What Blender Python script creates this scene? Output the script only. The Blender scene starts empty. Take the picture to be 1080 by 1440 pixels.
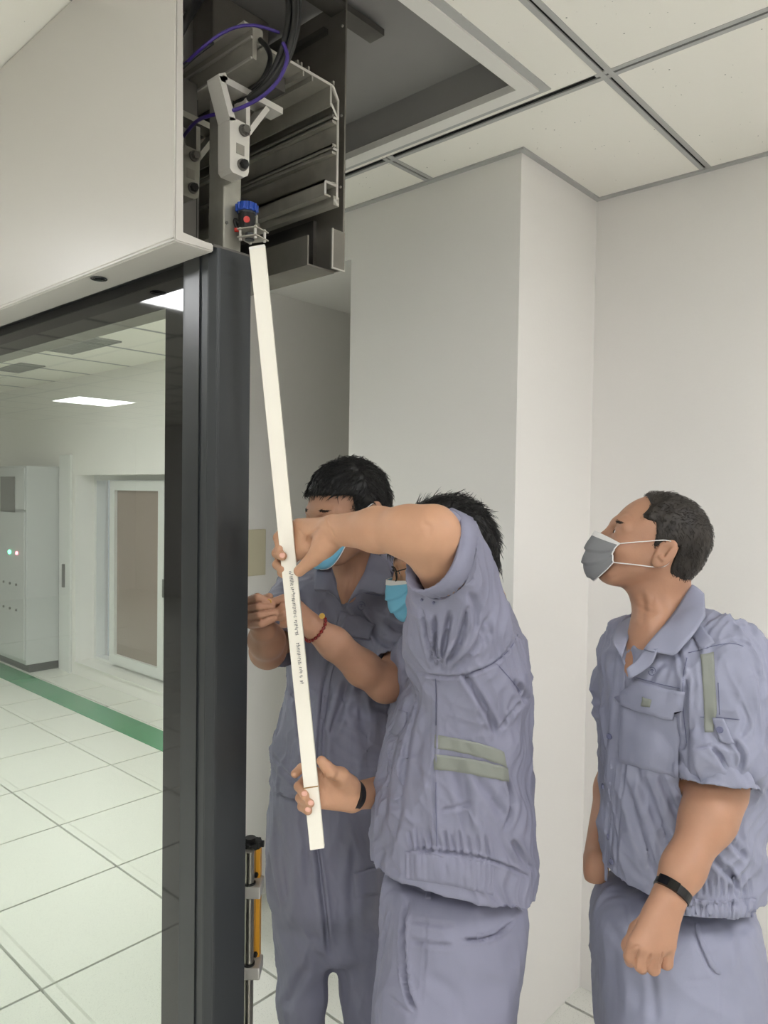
import bpy, bmesh, math, random
import numpy as np
from mathutils import Vector, Matrix
from mathutils.bvhtree import BVHTree
random.seed(7); RNG = np.random.default_rng(7)
S = bpy.context.scene; COL = S.collection

# ---------------------------------------------------------------- camera
FPX, CX, CY, CAMH = 1040.0, 540.0, 720.0, 1.65
_n = np.array([.0145, 1, .0279]); _n /= np.linalg.norm(_n)
_f = np.array([0, 0, -1.]); _fh = _f - _n*_f.dot(_n); _fh /= np.linalg.norm(_fh); _rh = np.cross(_fh, _n)
_a = math.radians(42.1)
R = np.array([math.cos(_a)*_fh + math.sin(_a)*_rh, math.sin(_a)*_fh - math.cos(_a)*_rh, _n])   # world = R @ cam
C0 = np.array([0, 0, CAMH])
FW = np.array([math.cos(_a), math.sin(_a), 0]); RT = np.array([math.sin(_a), -math.cos(_a), 0])  # horizontal forward / right
cam = bpy.data.cameras.new('camera'); cam.sensor_fit = 'VERTICAL'; cam.sensor_height = 36; cam.lens = FPX/1440*36
cam.clip_start = .02; cam.clip_end = 100
co = bpy.data.objects.new('camera', cam); COL.objects.link(co)
m4 = Matrix([[*R[i], C0[i]] for i in range(3)] + [[0, 0, 0, 1]]); co.matrix_world = m4
S.camera = co
# ---------------------------------------------------------------- light and exposure
S.view_settings.view_transform = 'Standard'; S.view_settings.look = 'None'
S.view_settings.gamma = 1; S.view_settings.use_curve_mapping = False
S.view_settings.exposure = 0.30
wd = bpy.data.worlds.new('world'); S.world = wd; wd.use_nodes = True
wd.node_tree.nodes['Background'].inputs[0].default_value = (.9, .95, 1, 1)
wd.node_tree.nodes['Background'].inputs[1].default_value = .3
PANEL_STRENGTH = 20.0
def area_light(name, x, y, z, sx, sy, power, color=(1, .97, .92)):
    l = bpy.data.lights.new(name, 'AREA'); l.shape = 'RECTANGLE'; l.size = sx; l.size_y = sy; l.energy = power; l.color = color
    o = bpy.data.objects.new(name, l); COL.objects.link(o); o.location = (x, y, z); return o

def W(px, py, t): return C0 + R @ (np.array([(px-CX)/FPX, -(py-CY)/FPX, -1.])*t)
def ON(px, py, ax, v):
    d = R @ np.array([(px-CX)/FPX, -(py-CY)/FPX, -1.]); return C0 + d*((v-C0[ax])/d[ax])
def PROJ(P):
    c = (np.asarray(P)-C0) @ R; return CX + FPX*c[..., 0]/-c[..., 2], CY - FPX*c[..., 1]/-c[..., 2], -c[..., 2]

# ---------------------------------------------------------------- materials
def lin(c): return tuple(((v/255)/12.92 if v/255 <= .04045 else ((v/255+.055)/1.055)**2.4) for v in c)
def mat(name, rgb, rough=.5, metal=0, bump=0, bscale=200, var=0, vscale=8, spec=.5, trans=0, emit=0, coat=0, sss=0, aniso=None):
    m = bpy.data.materials.new(name); m.use_nodes = True; nt = m.node_tree; b = nt.nodes['Principled BSDF']
    c = lin(rgb); b.inputs['Base Color'].default_value = (*c, 1)
    b.inputs['Roughness'].default_value = rough; b.inputs['Metallic'].default_value = metal
    b.inputs['Specular IOR Level'].default_value = spec; b.inputs['Transmission Weight'].default_value = trans
    b.inputs['Coat Weight'].default_value = coat
    if sss: b.inputs['Subsurface Weight'].default_value = sss; b.inputs['Subsurface Radius'].default_value = (.01, .004, .002); b.inputs['Subsurface Scale'].default_value = 1
    if emit: b.inputs['Emission Color'].default_value = (*c, 1); b.inputs['Emission Strength'].default_value = emit
    tc = nt.nodes.new('ShaderNodeTexCoord'); src = tc.outputs['Object']
    if aniso:
        mp = nt.nodes.new('ShaderNodeMapping'); mp.inputs['Scale'].default_value = aniso; nt.links.new(src, mp.inputs[0]); src = mp.outputs[0]
    if var:
        n = nt.nodes.new('ShaderNodeTexNoise'); n.inputs['Scale'].default_value = vscale; n.inputs['Detail'].default_value = 5
        nt.links.new(src, n.inputs['Vector'])
        r = nt.nodes.new('ShaderNodeMapRange'); r.inputs['From Min'].default_value = .3; r.inputs['From Max'].default_value = .7
        r.inputs['To Min'].default_value = 1-var; r.inputs['To Max'].default_value = 1+var
        nt.links.new(n.outputs[0], r.inputs[0])
        mx = nt.nodes.new('ShaderNodeVectorMath'); mx.operation = 'SCALE'; mx.inputs[0].default_value = c
        nt.links.new(r.outputs[0], mx.inputs['Scale']); nt.links.new(mx.outputs[0], b.inputs['Base Color'])
    if bump:
        n = nt.nodes.new('ShaderNodeTexNoise'); n.inputs['Scale'].default_value = bscale; n.inputs['Detail'].default_value = 3
        nt.links.new(src, n.inputs['Vector'])
        bp = nt.nodes.new('ShaderNodeBump'); bp.inputs['Strength'].default_value = bump; bp.inputs['Distance'].default_value = .002
        nt.links.new(n.outputs[0], bp.inputs['Height']); nt.links.new(bp.outputs[0], b.inputs['Normal'])
    return m
def speckle_mat(name, rgb, dot, scale, thr, rough=.8, bump=0):
    m = mat(name, rgb, rough); nt = m.node_tree; b = nt.nodes['Principled BSDF']
    tc = nt.nodes.new('ShaderNodeTexCoord'); g = nt.nodes.new('ShaderNodeNewGeometry'); v = nt.nodes.new('ShaderNodeTexVoronoi'); v.inputs['Scale'].default_value = scale
    nt.links.new(g.outputs['Position'], v.inputs['Vector'])
    sx = nt.nodes.new('ShaderNodeSeparateColor'); nt.links.new(v.outputs['Color'], sx.inputs[0])
    ml = nt.nodes.new('ShaderNodeMath'); ml.operation = 'MULTIPLY'; ml.inputs[1].default_value = thr; nt.links.new(sx.outputs[0], ml.inputs[0])
    lt = nt.nodes.new('ShaderNodeMath'); lt.operation = 'LESS_THAN'; nt.links.new(v.outputs['Distance'], lt.inputs[0]); nt.links.new(ml.outputs[0], lt.inputs[1])
    mx = nt.nodes.new('ShaderNodeMix'); mx.data_type = 'RGBA'; mx.inputs['A'].default_value = (*lin(rgb), 1); mx.inputs['B'].default_value = (*lin(dot), 1)
    nt.links.new(lt.outputs[0], mx.inputs['Factor']); nt.links.new(mx.outputs['Result'], b.inputs['Base Color'])
    return m
def glass_mat(name, tint, refl=1.5, haze=0):
    m = bpy.data.materials.new(name); m.use_nodes = True; nt = m.node_tree; nt.nodes.clear()
    o = nt.nodes.new('ShaderNodeOutputMaterial'); t = nt.nodes.new('ShaderNodeBsdfTransparent'); g = nt.nodes.new('ShaderNodeBsdfGlossy')
    t.inputs[0].default_value = (*tint, 1); g.inputs['Roughness'].default_value = .0; g.inputs['Color'].default_value = (.95, 1, .97, 1)
    fr = nt.nodes.new('ShaderNodeFresnel'); fr.inputs[0].default_value = refl
    mx = nt.nodes.new('ShaderNodeMixShader'); gm = nt.nodes.new('ShaderNodeNewGeometry'); sb = nt.nodes.new('ShaderNodeMath'); sb.operation = 'SUBTRACT'; sb.inputs[0].default_value = 1; nt.links.new(gm.outputs['Backfacing'], sb.inputs[1]); mu = nt.nodes.new('ShaderNodeMath'); mu.operation = 'MULTIPLY'; nt.links.new(fr.outputs[0], mu.inputs[0]); nt.links.new(sb.outputs[0], mu.inputs[1]); nt.links.new(mu.outputs[0], mx.inputs[0]); nt.links.new(t.outputs[0], mx.inputs[1]); nt.links.new(g.outputs[0], mx.inputs[2])
    nt.links.new(mx.outputs[0], o.inputs[0]); return m

M = {}
M['wall'] = mat('wall_paint', (241, 238, 234), .85, bump=.15, bscale=90)
M['ceil_tile'] = speckle_mat('ceiling_tile', (250, 247, 238), (160, 158, 150), 45, .09, .9)
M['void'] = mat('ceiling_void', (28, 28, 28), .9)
M['grid'] = mat('ceiling_grid', (186, 186, 184), .55, metal=.15)
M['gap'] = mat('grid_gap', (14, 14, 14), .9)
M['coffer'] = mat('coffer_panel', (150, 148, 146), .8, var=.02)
M['white'] = mat('white_paint', (236, 234, 228), .5)
M['floor'] = speckle_mat('floor_tile', (230, 230, 222), (196, 198, 188), 230, .32, .32)
M['joint'] = mat('floor_joint', (9, 9, 8), .8)
M['cover'] = mat('cover_enamel', (205, 201, 194), .34, spec=.45)
M['anth'] = mat('anthracite', (52, 55, 57), .38, metal=.35, spec=.6)
M['anth2'] = mat('anthracite_dark', (38, 41, 43), .3, spec=.5)
M['black'] = mat('black_rubber', (12, 12, 12), .6)
M['frit'] = mat('black_frit', (10, 11, 11), .04, spec=.6)
M['glass'] = glass_mat('clear_glass', (.94, .965, .935), 1.6)
M['wglass'] = mat('window_glass', (156, 141, 133), .15, spec=.4)
M['alu'] = mat('aluminium', (168, 164, 154), .42, metal=.35, var=.08, vscale=30)
M['alu_bright'] = mat('machined_aluminium', (205, 202, 195), .45, metal=.5)
M['steel'] = mat('raw_steel', (132, 128, 120), .45, metal=.35, var=.2, vscale=7, bump=.1)
M['steel2'] = mat('dull_steel', (96, 93, 88), .5, metal=.3, var=.2, vscale=9)
M['galv'] = mat('galvanised_steel', (150, 148, 138), .48, metal=.6, var=.16, vscale=18)
M['stainless'] = mat('stainless', (150, 146, 138), .28, metal=.95)
M['cable'] = mat('black_cable', (13, 13, 15), .4)
M['purple'] = mat('purple_cable', (56, 36, 118), .45)
M['blue'] = mat('blue_plastic', (30, 70, 160), .35)
M['red'] = mat('red_plastic', (190, 38, 24), .4)
M['yellow'] = mat('yellow_housing', (224, 160, 40), .42)
M['pvc'] = mat('white_pvc', (238, 233, 220), .4)
M['print'] = mat('printed_ink', (120, 118, 116), .6)
M['brown'] = mat('brown_mark', (150, 118, 66), .6)
M['cream'] = mat('cream_plastic', (214, 205, 178), .5)
M['green'] = mat('green_tape', (50, 140, 92), .2, spec=.6)
M['cab'] = mat('cabinet_grey', (196, 198, 198), .45)
M['led_g'] = mat('green_led', (90, 255, 190), .4, emit=6)
M['led_r'] = mat('red_led', (255, 120, 140), .4, emit=5)
M['lamp'] = mat('lamp_diffuser', (252, 253, 255), .6, emit=PANEL_STRENGTH)
M['winframe'] = mat('window_frame', (226, 226, 224), .45)
M['handle'] = mat('grey_handle', (120, 120, 118), .4, metal=.5)
M['vent'] = mat('vent_grille', (150, 150, 148), .5)
FAB = dict(rough=.62, bump=.25, bscale=900, spec=.35)
def crumple(m):
    nt = m.node_tree; b = nt.nodes['Principled BSDF']; tc = nt.nodes.new('ShaderNodeTexCoord'); mp = nt.nodes.new('ShaderNodeMapping'); mp.inputs['Scale'].default_value = (1, 1, .55)
    n1 = nt.nodes.new('ShaderNodeTexNoise'); n1.inputs['Scale'].default_value = 13; n1.inputs['Detail'].default_value = 5; n1.inputs['Roughness'].default_value = .55; n1.inputs['Distortion'].default_value = .8
    try: n1.noise_type = 'RIDGED_MULTIFRACTAL'
    except Exception: pass
    nt.links.new(tc.outputs['Object'], mp.inputs[0]); nt.links.new(mp.outputs[0], n1.inputs['Vector'])
    old = b.inputs['Normal'].links[0].from_socket; bp = nt.nodes.new('ShaderNodeBump'); bp.inputs['Strength'].default_value = .8; bp.inputs['Distance'].default_value = .012
    nt.links.new(n1.outputs[0], bp.inputs['Height']); nt.links.new(old, bp.inputs['Normal']); nt.links.new(bp.outputs[0], b.inputs['Normal']); return m
M['cloth_a'] = mat('workwear_lavender', (132, 132, 151), var=.03, vscale=9, **FAB)
M['cloth_b'] = mat('workwear_grey_lavender', (124, 124, 141), var=.03, vscale=9, **FAB)
M['cloth_c'] = mat('workwear_blue_grey', (143, 145, 164), var=.04, vscale=9, **FAB)
for q_ in ('cloth_a', 'cloth_b', 'cloth_c'): crumple(M[q_])
M['lining'] = mat('shirt_inside', (74, 74, 92), .9)
M['reflect'] = mat('reflective_tape', (126, 129, 122), .5, bump=.1, bscale=300)
M['button'] = mat('button', (110, 112, 140), .4)
M['thread'] = mat('stitching', (98, 100, 128), .8)
M['skin_a'] = mat('skin_warm', (170, 128, 104), .52, var=.06, vscale=22, bump=.12, bscale=260, spec=.35, sss=.08)
M['skin_b'] = mat('skin_light', (190, 146, 117), .5, var=.06, vscale=22, bump=.12, bscale=260, spec=.35, sss=.08)
M['skin_c'] = mat('skin_tan', (174, 131, 106), .5, var=.06, vscale=22, bump=.12, bscale=260, spec=.35, sss=.08)
M['nail'] = mat('fingernail', (222, 170, 152), .3)
M['hair'] = mat('black_hair', (16, 15, 15), .5, spec=.4)
M['hair_g'] = mat('greying_hair', (46, 41, 37), .55, var=.45, vscale=45, spec=.35)
M['hair_m'] = mat('dark_hair', (24, 23, 23), .5, spec=.4)
M['eyew'] = mat('eye_white', (220, 212, 205), .2); M['iris'] = mat('iris', (28, 18, 14), .15)
M['mask_b'] = mat('blue_mask', (120, 190, 220), .8, bump=.1, bscale=500)
M['mask_g'] = mat('grey_mask', (134, 135, 138), .85, bump=.1, bscale=500)
M['mask_w'] = mat('white_binding', (228, 226, 224), .8)
M['bead'] = mat('red_beads', (120, 22, 16), .3); M['gold'] = mat('gold', (206, 168, 88), .3, metal=.8)
M['band'] = mat('black_band', (14, 14, 16), .45); M['screen'] = mat('band_screen', (8, 8, 9), .12)
M['shoe'] = mat('black_shoe', (26, 26, 28), .5)

# ---------------------------------------------------------------- mesh helpers
def link(name, me, m=None, parent=None, smooth=False, kind=None, label=None):
    o = bpy.data.objects.new(name, me); COL.objects.link(o)
    if m is not None and not me.materials: me.materials.append(M[m])
    if parent is not None:
        o.parent = parent; o.location = tuple(-np.array(parent_origin(parent)))
    if smooth: me.polygons.foreach_set('use_smooth', [True]*len(me.polygons))
    if kind: o['kind'] = kind
    if label: o['label'] = label
    return o
def parent_origin(p):
    v = np.zeros(3)
    while p is not None: v += np.array(p.location); p = p.parent
    return v
def tag(o, label, cat, group=None, kind=None):
    o['label'] = label; o['category'] = cat
    if group: o['group'] = group
    if kind: o['kind'] = kind
    return o
def root(name, loc, label, cat, group=None):
    o = bpy.data.objects.new(name, None); COL.objects.link(o); o.location = tuple(loc); o.empty_display_size = .05
    return tag(o, label, cat, group)
def to_me(bm, name='m'):
    me = bpy.data.meshes.new(name); bmesh.ops.recalc_face_normals(bm, faces=bm.faces[:]); bm.to_mesh(me); bm.free(); return me
def add_box(bm, x0, x1, y0, y1, z0, z1, bev=0):
    r = bmesh.ops.create_cube(bm, size=1)
    for v in r['verts']: v.co = Vector(((x0+x1)/2+v.co.x*(x1-x0), (y0+y1)/2+v.co.y*(y1-y0), (z0+z1)/2+v.co.z*(z1-z0)))
    if bev:
        es = list({e for v in r['verts'] for e in v.link_edges})
        bmesh.ops.bevel(bm, geom=es, offset=bev, segments=2, affect='EDGES', profile=.6)
def box(name, x0, x1, y0, y1, z0, z1, m, parent=None, bev=0, **k):
    bm = bmesh.new(); add_box(bm, x0, x1, y0, y1, z0, z1, bev); return link(name, to_me(bm), m, parent, **k)
def boxes(name, L, m, parent=None, bev=0, **k):
    bm = bmesh.new()
    for b in L: add_box(bm, *b, bev)
    return link(name, to_me(bm), m, parent, **k)
def frame_of(d):
    d = np.array(d, float); d /= np.linalg.norm(d); u = np.array([0, 0, 1.]) if abs(d[2]) < .9 else np.array([1., 0, 0])
    a = np.cross(d, u); a /= np.linalg.norm(a); return d, a, np.cross(d, a)
def add_tube(bm, pts, rad, n=8, cap=True, flat=1, up=None):
    pts = [np.array(p, float) for p in pts]; rs = rad if hasattr(rad, '__len__') else [rad]*len(pts); rings = []; a = None
    for i, p in enumerate(pts):
        d = pts[min(i+1, len(pts)-1)] - pts[max(i-1, 0)]; d /= (np.linalg.norm(d)+1e-12)
        if a is None: a = np.array(up, float) if up is not None else frame_of(d)[1]
        a = a - d*a.dot(d); a /= (np.linalg.norm(a)+1e-12); b = np.cross(d, a)
        rings.append([bm.verts.new(p + rs[i]*(math.cos(2*math.pi*k/n)*a + flat*math.sin(2*math.pi*k/n)*b)) for k in range(n)])
    for i in range(len(rings)-1):
        for k in range(n): bm.faces.new((rings[i][k], rings[i][(k+1) % n], rings[i+1][(k+1) % n], rings[i+1][k]))
    if cap: bm.faces.new(rings[0][::-1]); bm.faces.new(rings[-1])
def tube(name, pts, r, m, parent=None, n=8, flat=1, up=None, **k):
    bm = bmesh.new(); add_tube(bm, pts, r, n, True, flat, up); return link(name, to_me(bm), m, parent, smooth=True, **k)
def cr(pts, n=8):
    P = np.array(pts, float); out = []
    for i in range(len(P)-1):
        p0, p1, p2, p3 = P[max(i-1, 0)], P[i], P[i+1], P[min(i+2, len(P)-1)]
        for j in range(n):
            t = j/n; out.append(.5*((2*p1)+(p2-p0)*t+(2*p0-5*p1+4*p2-p3)*t*t+(3*p1-p0-3*p2+p3)*t**3))
    out.append(P[-1]); return np.array(out)
def add_cyl(bm, c, d, r, h, n=16, r2=None, bev=0):
    d, a, b = frame_of(d); c = np.array(c, float); add_tube(bm, [c, c+d*h], [r, r if r2 is None else r2], n)
def cyl(name, c, d, r, h, m, parent=None, n=16, r2=None, **k):
    bm = bmesh.new(); add_cyl(bm, c, d, r, h, n, r2); return link(name, to_me(bm), m, parent, **k)
def prism(name, poly, axis, v0, v1, m, parent=None, bev=0, **k):
    bm = bmesh.new(); A = []; B = []
    for (a, b) in poly:
        for v, Lst in ((v0, A), (v1, B)):
            p = {0: (v, a, b), 1: (a, v, b), 2: (a, b, v)}[axis]; Lst.append(bm.verts.new(p))
    n = len(poly); bm.faces.new(A); bm.faces.new(B[::-1])
    for i in range(n): bm.faces.new((A[i], B[i], B[(i+1) % n], A[(i+1) % n]))
    if bev: bmesh.ops.bevel(bm, geom=bm.edges[:], offset=bev, segments=2, affect='EDGES')
    return link(name, to_me(bm), m, parent, **k)
def np_mesh(V, Q, name='m'):
    me = bpy.data.meshes.new(name); nv, nf = len(V), len(Q); k = Q.shape[1]
    me.vertices.add(nv); me.vertices.foreach_set('co', np.ascontiguousarray(V, np.float32).ravel())
    me.loops.add(nf*k); me.loops.foreach_set('vertex_index', Q.astype(np.int32).ravel())
    me.polygons.add(nf); me.polygons.foreach_set('loop_start', np.arange(0, nf*k, k, dtype=np.int32)); me.polygons.foreach_set('loop_total', np.full(nf, k, np.int32))
    me.update(calc_edges=True); me.polygons.foreach_set('use_smooth', np.ones(nf, bool)); return me

# ---------------------------------------------------------------- signed-distance modelling
def smin(a, b, k):
    h = np.maximum(k-np.abs(a-b), 0)/k; return np.minimum(a, b)-h*h*k*.25
class Field:
    def __init__(s, lo, hi, h):
        s.lo = np.array(lo, float); s.h = h; s.n = np.ceil((np.array(hi)-s.lo)/h).astype(int)+1
        s.g = np.full(s.n, .05, np.float32)
    def sub(s, lo, hi, pad):
        i0 = np.clip(np.floor((np.array(lo)-pad-s.lo)/s.h).astype(int), 0, s.n); i1 = np.clip(np.ceil((np.array(hi)+pad-s.lo)/s.h).astype(int)+1, 0, s.n)
        sl = tuple(slice(a, b) for a, b in zip(i0, i1))
        ax = [(s.lo[d]+s.h*np.arange(i0[d], i1[d])).astype(np.float32) for d in range(3)]
        return sl, ax[0][:, None, None], ax[1][None, :, None], ax[2][None, None, :]
    def apply(s, fn, lo, hi, k=.01, op='add'):
        sl, X, Y, Z = s.sub(lo, hi, k+3*s.h)
        if min(s.g[sl].shape) == 0: return
        d = fn(X, Y, Z)
        if op == 'add': s.g[sl] = smin(s.g[sl], d, k)
        else: s.g[sl] = -smin(-s.g[sl], d, k)      # subtract: d<0 is removed
    def cap(s, a, b, ra, rb, k=.01, op='add', flat=None):
        a = np.array(a, float); b = np.array(b, float); r = max(ra, rb); ab = b-a; L = float(ab.dot(ab))+1e-9
        def fn(X, Y, Z):
            px, py, pz = X-a[0], Y-a[1], Z-a[2]
            t = np.clip((px*ab[0]+py*ab[1]+pz*ab[2])/L, 0, 1); qx, qy, qz = px-t*ab[0], py-t*ab[1], pz-t*ab[2]
            q2 = qx*qx+qy*qy+qz*qz
            if flat is not None:
                f, sc = flat; c = qx*f[0]+qy*f[1]+qz*f[2]; q2 = q2+c*c*(1/sc**2-1)
            return np.sqrt(q2)-(ra+(rb-ra)*t)
        s.apply(fn, np.minimum(a, b)-r, np.maximum(a, b)+r, k, op)
    def chain(s, pts, rs, k=.01, **kw):
        for i in range(len(pts)-1): s.cap(pts[i], pts[i+1], rs[i], rs[i+1], k, **kw)
    def ell(s, c, r, Q=None, k=.01, op='add'):
        c = np.array(c, float); r = np.array(r, float); Q = np.eye(3) if Q is None else Q   # Q columns = local axes in world
        ext = np.sqrt(((Q*r)**2).sum(1)); m = r.min()
        def fn(X, Y, Z):
            px, py, pz = X-c[0], Y-c[1], Z-c[2]; acc = 0; acc2 = 0
            for i in range(3):
                l = px*Q[0, i]+py*Q[1, i]+pz*Q[2, i]; acc = acc+(l/r[i])**2; acc2 = acc2+(l/r[i]**2)**2
            k0 = np.sqrt(acc); return k0*(k0-1)/(np.sqrt(acc2)+1e-6)
        s.apply(fn, c-ext, c+ext, k, op)
    def loft(s, rows, off=0, k=.01, op='add', p=2.2, zlo=None, zhi=None, rot=0):
        rows = np.array(rows); z, u, w, a, b = rows.T; o = np.argsort(z); z, u, w, a, b = z[o], u[o], w[o], a[o], b[o]
        zz = np.linspace(z[0], z[-1], 90); D = cr(np.array([z, u, w, a, b]).T, 12); f = lambda q: np.interp(zz, D[:, 0], q)
        U, Wd, A, B = f(D[:, 1]), f(D[:, 2]), f(D[:, 3]), f(D[:, 4]); zl = z[0] if zlo is None else zlo; zh = z[-1] if zhi is None else zhi
        r = max(A.max(), B.max()); cs = [u0*RT[:2]+w0*FW[:2] for u0, w0 in zip(U, Wd)]; cs = np.array(cs)
        lo = np.array([*(cs.min(0)-r), zl]); hi = np.array([*(cs.max(0)+r), zh]); ca, sa = math.cos(rot), math.sin(rot)
        def fn(X, Y, Z):
            ui, wi, ai, bi = (np.interp(Z, zz, q).astype(np.float32) for q in (U, Wd, A, B))
            du = X*RT[0]+Y*RT[1]-ui; dw = X*FW[0]+Y*FW[1]-wi
            if rot: du, dw = du*ca+dw*sa, -du*sa+dw*ca
            q = (np.abs(du/ai)**p+np.abs(dw/bi)**p)**(1/p); d = (q-1)*np.minimum(ai, bi)*(.6+.4*np.clip(q, 0, 1)) + off
            d = -smin(-d, -(zl-Z), .03); d = -smin(-d, -(Z-zh), .03); return d.astype(np.float32)
        s.apply(fn, lo, hi, k, op)
    def mesh(s, smooth=1):
        g = s.g; g[0] = g[-1] = .05; g[:, 0] = g[:, -1] = .05; g[:, :, 0] = g[:, :, -1] = .05
        sg = g < 0; n = np.array(sg.shape)-1
        c = np.zeros(n, np.uint8)
        for i in (0, 1):
            for j in (0, 1):
                for k in (0, 1): c += sg[i:n[0]+i, j:n[1]+j, k:n[2]+k]
        idx = np.argwhere((c > 0) & (c < 8)); ids = np.full(n, -1, np.int32); ids[tuple(idx.T)] = np.arange(len(idx))
        acc = np.zeros((len(idx), 3)); cnt = np.zeros(len(idx)); co8 = {}
        for i in (0, 1):
            for j in (0, 1):
                for k in (0, 1): co8[i, j, k] = g[idx[:, 0]+i, idx[:, 1]+j, idx[:, 2]+k].astype(float)
        for p in co8:
            for ax in range(3):
                if p[ax] == 0:
                    q = list(p); q[ax] = 1; A, B = co8[p], co8[tuple(q)]; cross = (A < 0) != (B < 0)
                    t = np.where(cross, A/np.where(cross, A-B, 1), 0); P = np.tile(np.array(p, float), (len(idx), 1)); P[:, ax] = t
                    acc += P*cross[:, None]; cnt += cross
        V = (idx+acc/np.maximum(cnt, 1)[:, None])*s.h+s.lo; Q = []
        for ax in range(3):
            a0 = [slice(None)]*3; a1 = [slice(None)]*3; a0[ax] = slice(0, -1); a1[ax] = slice(1, None)
            A, B = sg[tuple(a0)], sg[tuple(a1)]; e = np.argwhere(A != B); b, cc = (ax+1) % 3, (ax+2) % 3
            e = e[(e[:, b] > 0) & (e[:, cc] > 0) & (e[:, b] < n[b]) & (e[:, cc] < n[cc])]
            def at(db, dc): f = e.copy(); f[:, b] += db; f[:, cc] += dc; return ids[tuple(f.T)]
            q = np.stack([at(-1, -1), at(0, -1), at(0, 0), at(-1, 0)], 1); fl = ~A[tuple(e.T)]; q[fl] = q[fl][:, ::-1]; Q.append(q)
        Q = np.concatenate(Q); Q = Q[(Q >= 0).all(1)]
        for _ in range(smooth): V = relax(V, Q)
        return V, Q
def relax(V, Q, f=.5):
    acc = np.zeros_like(V); cnt = np.zeros(len(V))
    for k in range(4):
        a, b = Q[:, k], Q[:, (k+1) % 4]
        for d in range(3): acc[:, d] += np.bincount(a, V[b, d], len(V))+np.bincount(b, V[a, d], len(V))
        cnt += np.bincount(a, minlength=len(V))+np.bincount(b, minlength=len(V))
    return V*(1-f)+f*acc/np.maximum(cnt, 1)[:, None]
def keep_largest(V, Q, minfrac=.02):
    lab = np.arange(len(V))
    for _ in range(400):
        m = lab[Q].min(1); new = lab.copy()
        for k in range(4): np.minimum.at(new, Q[:, k], m)
        new = new[new]
        if (new == lab).all(): break
        lab = new
    u, c = np.unique(lab, return_counts=True); good = u[c >= minfrac*len(V)]; ok = np.isin(lab, good)
    mp = np.cumsum(ok)-1; return V[ok], mp[Q[ok[Q].all(1)]]
def normals(V, Q):
    N = np.cross(V[Q[:, 2]]-V[Q[:, 0]], V[Q[:, 3]]-V[Q[:, 1]]); acc = np.zeros_like(V)
    for k in range(4):
        for d in range(3): acc[:, d] += np.bincount(Q[:, k], N[:, d], len(V))
    return acc/(np.linalg.norm(acc, axis=1, keepdims=True)+1e-12)
def wrinkle(V, Q, amp=.003, seed=0, vert=1.0, n=10, fmin=18, fmax=150, mask=None):
    r = np.random.default_rng(seed); N = normals(V, Q); d = np.zeros(len(V))
    warp = np.stack([sum(np.sin(V @ r.normal(size=3)*f+r.uniform(0, 6)) for f in (9, 17, 31)) for _ in range(3)], 1)
    for i in range(n):
        k = r.normal(size=3)*np.array([1, 1, 1/(1+vert*2)]); k /= np.linalg.norm(k); f = fmin*(fmax/fmin)**(i/(n-1))
        s = np.sin((V+warp*.012) @ k*f+r.uniform(0, 6)); g = .5+.5*np.sin((V @ r.normal(size=3))*12+r.uniform(0, 6))
        d += (1-2*np.abs(s)**.8)*g*(fmin/f)**.7
    d *= amp/1.2
    if mask is not None: d *= mask
    return V+N*d[:, None]
def poly_dist(x, y, pts):
    best = np.full(len(x), 1e9); par = np.zeros(len(x)); pts = np.array(pts, float)
    L = np.concatenate([[0], np.cumsum(np.linalg.norm(np.diff(pts, axis=0), axis=1))])
    for i in range(len(pts)-1):
        a, b = pts[i], pts[i+1]; ab = b-a; l2 = ab.dot(ab)+1e-9
        t = np.clip(((x-a[0])*ab[0]+(y-a[1])*ab[1])/l2, 0, 1); d = np.hypot(x-a[0]-t*ab[0], y-a[1]-t*ab[1])
        m = d < best; best[m] = d[m]; par[m] = (L[i]+t[m]*(L[i+1]-L[i]))/L[-1]
    return best, par
def carve(V, Q, L):
    """press cloth folds and seams into the mesh: each entry is (polyline, width, depth in m)"""
    for pts, wd_, dp in L:
        P = cr(pts, 5) if len(pts) > 2 else np.array(pts, float)
        N = normals(V, Q); x, y, t = PROJ(V); lo = P.min(0)-3*wd_; hi = P.max(0)+3*wd_
        view = (V-C0)/np.linalg.norm(V-C0, axis=1, keepdims=True); fac = -(view*N).sum(1)
        m = np.where((x > lo[0]) & (x < hi[0]) & (y > lo[1]) & (y < hi[1]) & (fac > .1))[0]
        if not len(m): continue
        d, s = poly_dist(x[m], y[m], P); tp = np.clip(np.minimum(s, 1-s)*6, 0, 1)
        g = np.exp(-(d/wd_)**2)-.35*np.exp(-((d-2*wd_)/wd_)**2)
        V[m] -= N[m]*(dp*g*tp*np.clip(fac[m]*3, 0, 1))[:, None]
    return V
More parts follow.
